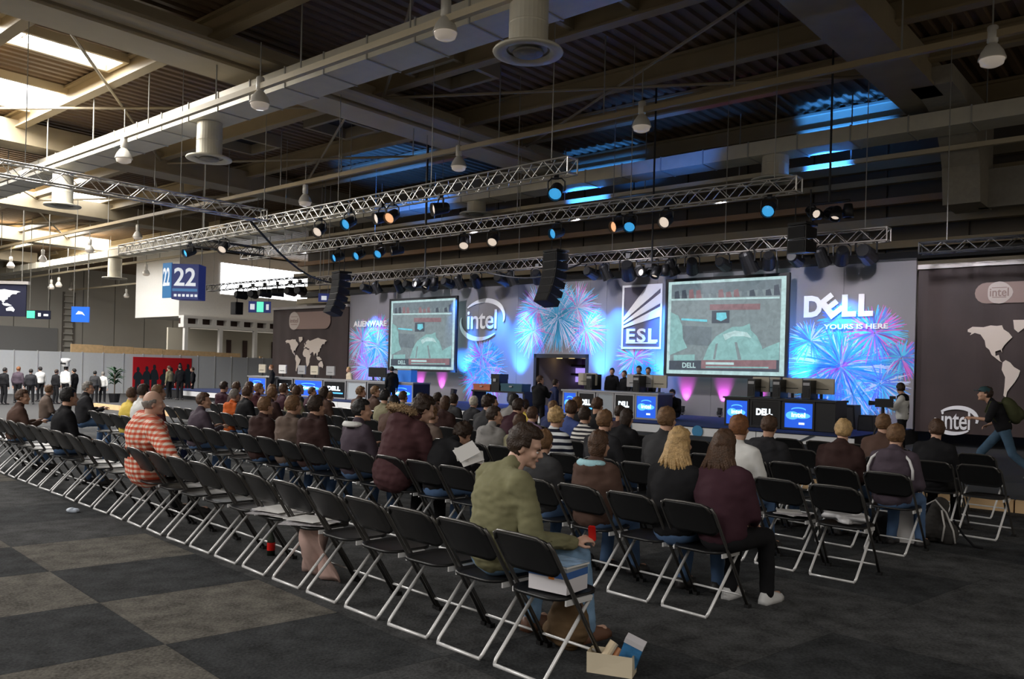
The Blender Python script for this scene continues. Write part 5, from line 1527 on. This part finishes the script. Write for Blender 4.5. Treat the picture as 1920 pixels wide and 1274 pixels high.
# a sagging cable and a dark diagonal cable at the left
cb = MB(); A = H(-22.6, 13.8, 6.2); B = H(-29.5, 22.5, 5.3)
cb.tube([A.lerp(B, i / 10) - Vector((0, 0, .5 * math.sin(PI * i / 10))) for i in range(11)], .035, 6)
tag(cb.build('power_cable', BLACK, None, True), 'thick black cable sagging from the left truss junction towards the stage', 'cable')
cb = MB(); A = H(-19, 20.8, 5.0); B = H(-16.2, 22.6, 5.4)
cb.tube([A.lerp(B, i / 10) - Vector((0, 0, .35 * math.sin(PI * i / 10))) for i in range(11)], .03, 6)
tag(cb.build('power_cable', BLACK, None, True), 'black cable sagging right of the moving light cluster', 'cable')

# ============================================================ stage counters with back-lit fronts
DK = mat('counter_black', (.012, .012, .014), .4); FRM = mat('counter_frame_grey', (.42, .42, .44), .4, .3)
BLP = mat('panel_blue_lit', (.02, .06, .3), .4, emit=(.01, .09, .62), estr=.9); BLP2 = mat('panel_cyan_lit', (.1, .4, .8), .4, emit=(.08, .42, 1.0), estr=1.0)
WHL = mat('panel_white_lit', (.8, .9, 1), .4, emit=(.85, .95, 1), estr=1.0); BLK = mat('panel_black_lit', (.006, .006, .008), .35)
def blue_poster(par, p0, p1, z0, z1, q):
    MB().bb(p0, p1, q - .01, q, z0, z1).build('blue_poster', BLP, par)
    w_, h = p1 - p0, z1 - z0
    for (cx, cz, rx, rz, m) in ((.28, .5, .24, .17, BLP2), (.62, .5, .30, .12, BLP2)):
        MB().prism([(p0 + w_ * (cx + rx * math.cos(t)), z0 + h * (cz + rz * math.sin(t))) for t in [2 * PI * k / 16 for k in range(16)]], q - .014, q - .011).build('glow_print', m, par, clean=True)
    me = text_mesh('intel', h * .26, .001, .004, width=w_ * .5); me.materials.clear(); me.materials.append(WHL); link('lettering', me, par, loc=((p0 + p1) / 2, q - .02, z0 + h * .52))
    n = 10
    arc = [(p0 + w_ * (.5 + .27 * math.cos(t)), z0 + h * (.74 + .10 * math.sin(t))) for t in [PI * (.1 + .8 * k / n) for k in range(n + 1)]]
    arc += [(x, z - h * .045) for x, z in reversed(arc)]
    MB().prism(arc, q - .02, q - .016).build('arc_print', BLP2, par, clean=True)
    MB().bb(p0 + w_ * .52, p0 + w_ * .72, q - .02, q - .016, z0 + h * .14, z0 + h * .22).build('small_print', WHL, par)
def black_poster(par, p0, p1, z0, z1, q, txt='DELL'):
    MB().bb(p0, p1, q - .01, q, z0, z1).build('black_poster', BLK, par)
    w_, h = p1 - p0, z1 - z0
    me = text_mesh(txt, h * .36, .001, .012, width=w_ * .62); me.materials.clear(); me.materials.append(WHL); link('lettering', me, par, loc=((p0 + p1) / 2 - w_ * .04, q - .02, z0 + h * .56))
    MB().bb(p0 + w_ * .42, p0 + w_ * .9, q - .02, q - .015, z0 + h * .24, z0 + h * .32).build('small_print', BLP2, par)
def counter(label, q, segs, z0, zt, frame, depth=.8):
    """segs: (p0, p1, kind)"""
    t = thing('stage_counter', label, 'counter', rotz=HANG)
    a, b = segs[0][0], segs[-1][1]
    MB().bb(a, b, q, q + depth, z0, zt).build('body', DK, t)
    MB().bb(a - .04, b + .04, q - .06, q + depth, zt, zt + .05).build('worktop', frame, t)
    for (p0, p1, kd) in segs:
        if kd == 'none': continue
        f = MB(); w_ = .05
        f.bb(p0, p1, q - .03, q, zt - w_, zt).bb(p0, p1, q - .03, q, z0, z0 + w_).bb(p0, p0 + w_, q - .03, q, z0 + w_, zt - w_).bb(p1 - w_, p1, q - .03, q, z0 + w_, zt - w_)
        fo = f.build('panel_frame', frame, t)
        if kd == 'blue': blue_poster(t, p0 + w_, p1 - w_, z0 + w_, zt - w_, q - .004)
        elif kd == 'dell': black_poster(t, p0 + w_, p1 - w_, z0 + w_, zt - w_, q - .004)
        elif kd == 'white': MB().bb(p0 + w_, p1 - w_, q - .012, q - .004, z0 + w_, zt - w_).build('pale_panel', mat('panel_pale', (.45, .5, .55), .4), t)
    return t
def pq(x, q=20.0): return at_q(x, 700, q)[0]
counter('right stage counter with two blue posters and a black one between', 19.9, [(pq(1361, 19.9), pq(1407, 19.9), 'blue'), (pq(1409, 19.9), pq(1466, 19.9), 'dell'), (pq(1470, 19.9), pq(1530, 19.9), 'blue'), (pq(1531, 19.9), pq(1568, 19.9), 'none')], ST + .02, 1.12, DK)
counter('centre stage counter with grey-framed posters, below the players', 19.9, [(pq(1057, 19.9), pq(1084, 19.9), 'blue'), (pq(1086, 19.9), pq(1118, 19.9), 'dell'), (pq(1120, 19.9), pq(1153, 19.9), 'white'), (pq(1154, 19.9), pq(1192, 19.9), 'dell'), (pq(1193, 19.9), pq(1235, 19.9), 'blue')], ST + .02, 1.12, FRM)
counter('left stage counter with blue and black back-lit posters behind the audience', 19.9, [(pq(467, 19.9), pq(500, 19.9), 'blue'), (pq(520, 19.9), pq(550, 19.9), 'dell'), (pq(553, 19.9), pq(606, 19.9), 'blue'), (pq(608, 19.9), pq(650, 19.9), 'dell'), (pq(652, 19.9), pq(688, 19.9), 'white'), (pq(690, 19.9), pq(725, 19.9), 'dell'), (pq(732, 19.9), pq(776, 19.9), 'blue')], ST + .02, 1.12, FRM)
# monitors, PC towers and monitor backs on the counters
BEI = mat('monitor_back_beige', (.55, .50, .40), .5); SIL = mat('monitor_silver', (.5, .5, .52), .35, .4)
def monitor(x, q, z, w_, h, m, label, turn=0.0, lit=None):
    p = pq(x, q); t = thing('monitor', label, 'monitor', H(p, q, z), HANG + turn, 'monitors on the stage counters')
    MB().prism(rrect(w_, h, .02, 2), -.03, .03, M=Matrix.Translation((0, 0, .13 + h / 2))).build('housing', m, t, clean=True)
    MB().bb(-w_ * .3, w_ * .3, -.045, -.03, .13 + h * .3, .13 + h * .34).build('vent', BLACK, t)
    MB().bb(-.03, .03, -.02, .02, .01, .2).bb(-.12, .12, -.09, .09, 0, .015).build('stand', BLACK, t)
    MB().bb(-w_ / 2 + .02, w_ / 2 - .02, .031, .036, .15, .11 + h).build('display', lit or mat('display_dim', (.02, .03, .05), .2, emit=(.25, .4, .6), estr=.5), t)
def tower(x, q, z, m, label):
    p = pq(x, q); t = thing('computer_tower', label, 'computer', H(p, q, z), HANG, 'computer towers on the stage counters')
    MB().bb(-.10, .10, -.25, .25, 0.0, .46).build('case', m, t)
    MB().bb(-.08, .08, -.262, -.25, .33, .40).build('drive_bay', FRM, t); MB().bb(-.07, .07, -.262, -.25, .06, .26).build('front_grille', BLACK, t)
zc = 1.18
for i, (x, m, ww) in enumerate(((1428, BEI, .44), (1448, BEI, .44), (1487, BEI, .5), (1506, SIL, .44), (1541, BEI, .62))): monitor(x, 20.3 + .2 * (i % 2), zc, ww, .38, m, 'beige or silver monitor seen from behind on the right counter, %s from left' % ORD[i])
for i, x in enumerate((1417, 1464, 1520)): tower(x, 20.15, zc, DK, 'black computer tower on the right stage counter, %s from left' % ORD[i])
for i, (x, m) in enumerate(((1098, BEI), (1107, BEI), (1190, SIL), (1213, SIL), (1237, BEI))): monitor(x, 20.25, zc, .48, .36, m, 'monitor back on the centre counter, %s from left' % ORD[i])
tower(1114, 20.3, zc, DK, 'black computer tower left of the players on the centre counter')
tower(1202, 20.1, zc, DK, 'dark computer tower between the two silver monitors on the centre counter')
for i, (x, m) in enumerate(((492, BEI), (530, WHL and mat('monitor_white', (.75, .75, .75), .4)), (566, SIL), (590, BEI), (620, SIL), (700, DK), (716, DK))): monitor(x, 20.25, zc, .50, .36, m, 'monitor back on the left counter, %s from left' % ORD[i])
bx = thing('blue_box', 'blue box-shaped display standing on the right end of the left counter', 'display', H(pq(764, 20.2), 20.2, zc), HANG)
MB().bb(-.35, .35, -.15, .15, 0, .42).build('casing', mat('box_blue', (.03, .15, .5), .4, emit=(.02, .12, .5), estr=.4), bx); MB().bb(-.37, .37, -.17, .17, .42, .46).build('lid', FRM, bx)
# small table with orange boxes and cases between the left counter and the doorway
tb = thing('equipment_table', 'low black equipment table with a reddish box left of the doorway', 'table', H(pq(935, 20.6), 20.6, ST + .01), HANG)
MB().bb(-.9, 1.4, -.35, .35, .55, .60).build('top', DK, tb)
for s in (-.85, 1.35): MB().bb(s - .04, s + .04, -.3, .3, 0, .55).build('leg', DK, tb)
for (x, w_, h, m, lab) in ((-.55, .75, .20, mat('case_red', (.45, .12, .06), .5), 'reddish flat box on the low equipment table'), (.05, .35, .55, DK, 'black case standing on the low equipment table'), (.75, .9, .25, mat('case_teal', (.03, .10, .14), .4), 'dark teal case on the right of the low equipment table')):
    c = thing('equipment_case', lab, 'case', H(pq(935, 20.6) + x, 20.6, ST + .61), HANG, 'cases on the equipment table')
    MB().bb(-w_ / 2, w_ / 2, -.22, .22, 0, h * .7).build('lower_shell', m, c); MB().bb(-w_ / 2 - .01, w_ / 2 + .01, -.23, .23, h * .7, h).build('lid', m, c); MB().bb(-.06, .06, -.26, -.23, h * .55, h * .72).build('latch', FRM, c)
# floor monitors (wedge speakers) at the right end of the stage
for (x, q, s, lab) in ((1590, 22.0, .62, 'tall black box on the stage left of the camera operator'), (1629, 21.5, .40, 'small black wedge speaker on the stage, left of the camera')):
    t = thing('stage_monitor', lab, 'loudspeaker', H(pq(x, q), q, ST + .01), HANG, 'black boxes at the stage end')
    MB().prism([(-s / 2, 0), (s / 2, 0), (s * .42, s), (-s * .42, s)], -s * .4, s * .4).build('cabinet', CANB, t, clean=True)
    MB().prism([(-s * .42, s * .08), (s * .42, s * .08), (s * .36, s * .9), (-s * .36, s * .9)], -s * .42, -s * .4).build('grille', mat('speaker_grille', (.03, .03, .032), .7), t, clean=True)

# ============================================================ hanging signs at the left
BLS = mat('sign_blue_dark', (.015, .03, .14), .4, emit=(.01, .02, .12), estr=.5); BLS2 = mat('sign_blue_mid', (.05, .2, .42), .4, emit=(.03, .13, .3), estr=.5)
WS = mat('sign_white', (.85, .88, .9), .4, emit=(.7, .75, .8), estr=.5)
D_ = 38.0
c = at_d(336, 528, D_); ppx = D_ / F
sg = thing('hanging_sign', 'boxy blue hanging sign with white number 22 on its faces', 'sign', (c.x, c.y, c.z), 0)
fw_ = 50 * ppx; fh = 66 * ppx
G = Matrix.Identity(4)
M1 = Matrix.Translation((.27, 0, 0))      # right face
M2 = Matrix.Translation((-.63, .20, 0)) @ Matrix.Rotation(R_(-35), 4, 'Z')
MB().bb(-fw_ / 2, fw_ / 2, 0, .9, -fh / 2, fh / 2, M1).build('box', BLS, sg)
MB().bb(-.34, .34, -.03, .03, -fh / 2 + .05, fh / 2 + .05, M2).build('side_face', BLS2, sg)
MB().bb(-fw_ / 2 + .04, fw_ / 2 - .04, -.02, 0, -fh * .28, -fh * .20, M1).build('blue_stripe', BLS2, sg)
for i in range(6): MB().bb(-fw_ / 2 + .12 + i * .19, -fw_ / 2 + .24 + i * .19, -.02, 0, -fh * .43, -fh * .36, M1).build('small_mark', WS, sg)
for M, wd_, yy in ((M1, 1.0, -.03), (M2, .52, -.05)):
    me = text_mesh('22', 1.15, .01, .02, width=wd_); me.materials.clear(); me.materials.append(WS); me.transform(M @ Matrix.Translation((0, yy, fh * .10))); link('lettering', me, sg)
for x in (-.1, .9): MB().cyl((x, .3, fh / 2), (x, .3, 10.55 - c.z), .02).build('hanging_wire', CABLE, sg)
def flat_sign(label, xl, xr, yt, yb, D, m, name='hanging_sign', deco=None, wires=True):
    a = at_d(xl, yb, D); b = at_d(xr, yt, D); w_ = b.x - a.x; h = b.z - a.z
    t = thing(name, label, 'sign', ((a.x + b.x) / 2, D, a.z), 0)
    MB().bb(-w_ / 2, w_ / 2, -.04, .04, 0, h).build('board', m, t)
    if deco: deco(t, w_, h)
    if wires:
        for s in (-.4, .4): MB().cyl((w_ * s, 0, h), (w_ * s, 0, 10.55 - a.z), .02).build('hanging_wire', CABLE, t)
    return t
def map_deco(t, w_, h):
    MB().bb(-w_ / 2 - .3, w_ / 2 + .15, -.1, .1, h, h + .16).build('top_rail', mat('rail_pale', (.55, .52, .5), .4, .3), t)
    for n_ in ('eurasia', 'africa', 'australia', 'island'):
        MB().prism([(-w_ * .5 + w_ * .9 * max(0, (lo + 10) / 190), h * .10 + h * .75 * (la_ + 45) / 125) for lo, la_ in WORLD[n_]], -.06, -.045).build('continent', WS, t, clean=True)
flat_sign('dark navy banner with a pale world map at the left edge, far away', -40, 50, 534, 592, 44, mat('banner_navy', (.01, .012, .04), .6), 'hanging_banner', map_deco)
def blue_deco(t, w_, h):
    MB().prism([(-w_ * .25, h * .5), (-w_ * .1, h * .72), (w_ * .12, h * .66), (w_ * .28, h * .42), (w_ * .1, h * .52)], -.06, -.045).build('white_mark', WS, t, clean=True)
flat_sign('bright blue hanging sign with a white swoosh mark, far left', 134, 168, 576, 604, 50, mat('sign_blue_bright', (.02, .16, .75), .4, emit=(.01, .10, .6), estr=.5), deco=blue_deco)
GRN = mat('exit_green', (.05, .5, .25), .4, emit=(.10, .85, .42), estr=1.1)
def exit_deco(t, w_, h):
    MB().bb(-w_ / 2, -w_ * .16, -.06, -.045, h * .08, h * .92).build('green_light', GRN, t)
    MB().bb(w_ * -.02, w_ * .10, -.06, -.045, h * .3, h * .7).build('white_mark', WS, t); MB().bb(w_ * .22, w_ * .42, -.06, -.045, h * .35, h * .6).build('white_mark', WS, t)
flat_sign('small dark direction sign with a green exit light at its left, far left wall', 51, 95, 583, 598, 52, mat('sign_navy', (.01, .015, .05), .5), deco=exit_deco)
def exit2(t, w_, h):
    MB().bb(-w_ * .12, w_ * .18, -.06, -.045, h * .05, h * .95).build('green_light', GRN, t); MB().bb(-w_ * .42, -w_ * .22, -.06, -.045, h * .25, h * .75).build('white_mark', WS, t); MB().bb(w_ * .3, w_ * .42, -.06, -.045, h * .25, h * .75).build('white_mark', WS, t)
flat_sign('dark direction sign with a green exit light in front of the white gallery', 466, 508, 566, 586, 48, BLS, deco=exit2)
def mark(t, w_, h): MB().bb(-w_ * .2, w_ * .3, -.06, -.045, h * .2, h * .7).build('white_mark', WS, t)
flat_sign('small blue sign above the left banner of the stage', 597, 617, 551, 566, 38, BLS, deco=mark)
# ladder-like rungs and a service column on the end wall
ld = thing('wall_ladder', 'pale caged wall ladder on the grey end wall at the far left', 'ladder', rotz=HANG)
q0, _ = at_p(117, 640, -85.6); q1, _ = at_p(137, 640, -85.6)
for q in (q0, q1): MB().bb(-85.6, -85.45, q - .08, q + .08, 0, 8.2).build('rail', GREYD, ld)
for i in range(12): MB().bb(-85.6, -85.45, q0, q1, 1.0 + i * .62, 1.12 + i * .62).build('rung', mat('rung_pale', (.55, .53, .48), .5), ld)

# potted plant standing by the partition
pt_ = at_p(215, 720, -33); pl_ = thing('potted_plant', 'dark leafy potted plant in front of the white partition', 'plant', H(-33, pt_[0], 0), HANG)
MB().lathe([(0, 0), (.16, 0), (.22, .38), (.20, .38), (0, .36)], 16).build('pot', DK, pl_)
MB().cyl((0, 0, .36), (0, 0, 1.2), .02).build('stem', mat('stem_brown', (.08, .05, .03), .7), pl_)
rr = random.Random(6)
lf = MB().add([(0, 0, 0), (.06, .18, .02), (0, .42, -.06), (-.06, .18, .02), (0, .2, .045)], [(0, 1, 4), (1, 2, 4), (2, 3, 4), (3, 0, 4)]).mesh('leaf', mat('leaf_dark_green', (.02, .07, .03), .5))
for i in range(34):
    link('leaf', lf, pl_, loc=(0, 0, .7 + .6 * rr.random()), rot=(rr.uniform(-.2, 1.1), rr.uniform(-.3, .3), rr.uniform(0, 6.28)))

# ============================================================ belongings on chairs and floor
def chair_loc(k, i, dx=0, dy=0, z=0):
    o = CHAIRS[(k, i)]; a = o.rotation_euler[2]; c, s = math.cos(a), math.sin(a)
    return Vector((o.location.x + dx * c - dy * s, o.location.y + dx * s + dy * c, z)), a
# boxed kit on the rear right chair
L, a = chair_loc(0, 0, .03, .03, .452)
bx = thing('product_box', 'white and blue retail box lying on the nearest empty chair', 'box', L, a + .15)
MB().bb(-.13, .13, -.11, .11, 0, .085).build('white_carton', mat('carton_white', (.82, .80, .84), .45), bx)
MB().bb(-.131, .131, -.111, .111, .085, .125).build('blue_band', mat('carton_blue', (.06, .16, .45), .4), bx)
MB().bb(-.13, .13, -.11, .11, .125, .145).build('grey_lid', mat('carton_grey', (.42, .45, .48), .4), bx)
MB().bb(.01, .045, -.115, -.111, .075, .115).build('orange_mark', mat('mark_orange', (.85, .25, .03), .4), bx)
L2, a2 = chair_loc(0, 0, .0, .04, .602)
nb = thing('magazine', 'white-edged magazine lying on top of the retail box', 'magazine', (L.x, L.y, .452 + .146), a + .05)
MB().bb(-.15, .14, -.10, .11, 0, .012).build('pages', mat('paper_white', (.85, .84, .82), .6), nb); MB().bb(-.152, .142, -.102, .112, .012, .015).build('cover', mat('cover_photo', (.25, .38, .55), .4, noise_=.7, nscale=12), nb)
# paper bag with a blue box by the front right corner
b0 = at_z(1140, 1262, 0)
def bag(name, label, loc, rz, w_, d, h, m, handles=True, fold=.0, group=None):
    t = thing(name, label, 'bag', loc, rz)
    vs = [(-w_ / 2, -d / 2, 0), (w_ / 2, -d / 2, 0), (w_ / 2, d / 2, 0), (-w_ / 2, d / 2, 0), (-w_ / 2 * 1.02, -d / 2, h), (w_ / 2 * .98, -d / 2 * .9, h * .98), (w_ / 2, d / 2, h * 1.02), (-w_ / 2, d / 2 * .9, h)]
    M = MB().add(vs, [(0, 3, 2, 1), (0, 1, 5, 4), (1, 2, 6, 5), (2, 3, 7, 6), (3, 0, 4, 7)])
    M.add([(x * .96, y * .96, z) for x, y, z in vs], [(0, 1, 2, 3), (4, 5, 1, 0), (5, 6, 2, 1), (6, 7, 3, 2), (7, 4, 0, 3)])
    M.build('paper_sack', m, t)
    if handles:
        for y in (-d / 2, d / 2): MB().tube([(-w_ * .2, y, h * .96), (-w_ * .16, y, h * 1.2), (w_ * .16, y, h * 1.2), (w_ * .2, y, h * .96)], .004, 5).build('handle', WHITEW, t)
    return t
bg = bag('carrier_bag', 'pale open paper bag on the floor at the bottom edge, a blue box in it', (b0.x + .02, b0.y, 0), -.35, .26, .12, .12, mat('paper_cream', (.78, .68, .50), .6), False)
b1_ = thing('software_box', 'blue and white box sticking out of the paper bag at the bottom edge', 'box', (b0.x + .10, b0.y + .02, .02), -.5); b1_.rotation_euler = (R_(12), R_(20), -.35)
MB().bb(-.055, .055, -.03, .03, 0, .17).build('carton', mat('carton_blue2', (.05, .22, .48), .4, noise_=.5, nscale=14), b1_); MB().bb(-.057, .057, -.032, .032, .17, .20).build('white_top', mat('carton_white', (.82, .80, .84), .45), b1_)
b2_ = thing('paper_roll', 'rolled cream and orange leaflets leaning in the paper bag', 'leaflet', (b0.x - .05, b0.y + .01, .03), 0); b2_.rotation_euler = (R_(-15), R_(35), 0)
MB().cyl((0, 0, 0), (0, 0, .16), .028).build('roll', mat('leaflet_cream', (.85, .70, .48), .6), b2_); MB().cyl((.05, 0, 0), (.05, 0, .15), .02).build('roll', mat('leaflet_orange', (.70, .32, .15), .6), b2_)
# brown bag between the green-jacketed man's feet
L, a = chair_loc(0, 0, -.12, .30, 0)
br = thing('canvas_bag', 'brown canvas bag on the floor under the nearest chair', 'bag', L, a)
m_ = MB(); m_.ell((0, 0, .16), (.15, .11, .17), 18, 12); m_.ell((-.07, .03, .09), (.13, .11, .09), 14, 10)
link('pouch', remesh(m_, .014, 2, 'pouch', cloth('canvas_brown', (.15, .095, .05), noise_=.3), .012, 8, 3), br)
MB().tube([(-.12, 0, .26), (-.06, -.02, .36), (.06, -.02, .36), (.12, 0, .25)], .010, 6).build('strap', CLO['dark_brown'], br)
# papers, newspapers and clothes on the rear row
def papers(k, i, label, seed, z=.455, cols=('paper_white',), cnt=4, sz=(.28, .20)):
    L, a = chair_loc(k, i, 0, .02, z); t = thing('newspaper', label, 'newspaper', L, a + .3); rr = random.Random(seed)
    for j in range(cnt):
        w_, d = sz[0] * rr.uniform(.7, 1.1), sz[1] * rr.uniform(.8, 1.2); x, y = rr.uniform(-.05, .05), rr.uniform(-.05, .05)
        M = Matrix.Translation((x, y, .004 + j * .007)) @ Matrix.Rotation(rr.uniform(-.5, .5), 4, 'Z') @ Matrix.Rotation(rr.uniform(-.05, .05), 4, 'X')
        MB().bb(-w_ / 2, w_ / 2, -d / 2, d / 2, 0, .004, M).build('sheet', MATS[cols[j % len(cols)]], t)
mat('paper_print', (.55, .53, .55), .6, noise_=.5, nscale=35); mat('paper_blue_print', (.18, .30, .55), .5, noise_=.5, nscale=20)
papers(0, 6, 'spread newspaper with white pages on a rear row seat below the plaid man', 1, cols=('paper_white', 'paper_print'), cnt=5, sz=(.42, .3))
papers(0, 5, 'crumpled grey and white newspaper on the next rear row seat', 2, cols=('paper_print', 'paper_white'), cnt=4, sz=(.36, .28))
papers(0, 12, 'white and blue magazine lying on a seat just left of the plaid man', 3, cols=('paper_white', 'paper_blue_print'), cnt=3)
papers(2, 1, 'loose white papers on an empty seat at the right end of the third row', 4, cols=('paper_white', 'paper_print'), cnt=3)
papers(1, 8, 'white papers on an empty seat left of the fur-hooded parka', 5, cols=('paper_white',), cnt=2)
pr = thing('white_papers', 'white crumpled sheets held by the dark curly-haired reader', 'paper', at_d(880, 853, 7.2), .4)
rr = random.Random(8)
for j in range(4):
    M = Matrix.Translation((rr.uniform(-.05, .05), .02 * j, rr.uniform(-.03, .03))) @ Matrix.Rotation(rr.uniform(-.6, .6), 4, 'Y') @ Matrix.Rotation(R_(50), 4, 'X')
    MB().bb(-.10, .10, -.07, .07, 0, .003, M).build('sheet', MATS['paper_white'], pr)
# blanket or coat draped under the rear row
L, a = chair_loc(0, 5, -.0, .12, 0)
ct = thing('draped_coat', 'pinkish beige coat slipping to the floor below the newspapers', 'coat', L, a)
vs = []; n1, n2 = 10, 12; rr = random.Random(5)
for i in range(n1 + 1):
    for j in range(n2 + 1):
        x = -.22 + .44 * i / n1; s = j / n2
        y = -.16 + .10 * math.sin(4 * s + i) * .3 + .12 * s; z = .42 * (1 - s) + .015
        vs.append((x + .04 * math.sin(s * 5 + i), y + .03 * math.sin(i * 1.7), max(.012, z)))
fs = [(i * (n2 + 1) + j, (i + 1) * (n2 + 1) + j, (i + 1) * (n2 + 1) + j + 1, i * (n2 + 1) + j + 1) for i in range(n1) for j in range(n2)]
o = MB().add(vs, fs).build('cloth', cloth('coat_pink_beige', (.48, .33, .29), noise_=.3), ct, True); md = o.modifiers.new('s', 'SOLIDIFY'); md.thickness = .012
# red-topped bottle, litter, plastic bag, bags and backpack at the right
L, a = chair_loc(0, 7, .05, .15, 0)
bt = thing('drink_bottle', 'small dark bottle with a red label under the rear row', 'bottle', L, a)
MB().lathe([(0, 0), (.035, 0), (.035, .15), (.012, .20), (.012, .235), (0, .235)], 14).build('glass', mat('bottle_dark', (.02, .03, .02), .2), bt, True); MB().lathe([(.036, .05), (.036, .12)], 14).build('label_band', mat('phone_red', (.75, .015, .012), .3), bt); MB().lathe([(.014, .23), (.014, .25), (0, .25)], 10).build('cap', BLACK, bt)
p_ = at_z(136, 962, 0); lt = thing('crumpled_wrapper', 'crumpled white and blue wrapper on the carpet behind the rear row', 'wrapper', p_, .4)
def lump(r, seed, amp, n=14, m=9):
    b = MB().ell((0, 0, r[2]), r, n, m); sv = Vector((seed, seed * 2, seed * 3))
    b.v = [tuple(Vector(v) * (1 + 0) + Vector((v[0], v[1], v[2] - r[2])).normalized() * amp * noise.noise((Vector(v) + sv) * 14)) for v in b.v]
    b.v = [(x, y, max(0.0, z)) for x, y, z in b.v]; return b
lump((.07, .05, .03), 3, .03).build('wrapper', mat('wrapper_white', (.6, .68, .8), .4), lt, False); lump((.03, .03, .02), 7, .02).build('blue_piece', mat('wrapper_blue', (.05, .2, .5), .4), lt)
L, a = chair_loc(2, 0, 0, .03, .455)
pb = thing('plastic_bag', 'crumpled white plastic bag lying on an empty seat', 'bag', L, a); lump((.19, .13, .055), 5, .09, 26, 16).build('crumpled_film', mat('plastic_white', (.82, .82, .84), .3, spec=.6), pb, True)
p_ = at_z(1700, 1018, 0); bag('carrier_bag', 'upright white carrier bag on the floor beside the backpack', (p_.x, p_.y, 0), -.5, .24, .10, .34, mat('bag_white', (.85, .82, .80), .5))
p_ = at_z(1655, 1008, 0); gb = thing('shoulder_bag', 'dark grey shoulder bag on the floor left of the white carrier bag', 'bag', (p_.x, p_.y + .1, 0), -.6)
m_ = MB().ell((0, 0, .13), (.19, .09, .14), 18, 12); link('pouch', remesh(m_, .015, 2, 'pouch', cloth('bag_dark', (.035, .035, .04)), .010, 8, 4), gb); MB().tube([(-.15, 0, .2), (-.08, 0, .32), (.08, 0, .32), (.15, 0, .2)], .010, 6).build('strap', CLO['black'], gb)
p_ = at_z(1762, 1020, 0); bp_ = thing('backpack', 'slumped black and grey backpack with pale piping behind the last chairs', 'backpack', (p_.x, p_.y + .06, 0), -.5)
m_ = MB(); capsule(m_, (-.04, 0, .13), (.03, .04, .40), .13, .08, 16, 1.0); m_.ell((.09, -.05, .12), (.12, .09, .14), 16, 10); link('pouch', remesh(m_, .015, 2, 'pouch', cloth('backpack_dark', (.05, .047, .045)), .014, 8, 6), bp_)
MB().tube([(-.10, -.07, .40), (-.02, -.11, .46), (.08, -.12, .34), (.15, -.13, .16), (.17, -.12, .03)], .010, 6).build('piping', mat('piping_pale', (.7, .68, .66), .5), bp_, True)
MB().tube([(.04, -.12, .36), (.07, -.145, .2), (.05, -.13, .04)], .009, 6).build('piping', MATS['piping_pale'], bp_, True)
MB().tube([(.15, -.05, .26), (.24, -.06, .12), (.34, -.10, .02), (.42, -.12, .012)], .012, 6).build('strap', CLO['black'], bp_, True)
# white sneakers' toes for the person in plum, pale cup
for o in bpy.data.objects:
    if o.get('label', '').startswith('person with long brown hair in a plum'):
        for c in o.children:
            if c.name.startswith('shoe'):
                c.material_slots[0].link = 'OBJECT'; c.material_slots[0].material = mat('sneaker_white', (.72, .72, .72), .5); c['label'] = 'white sneaker'
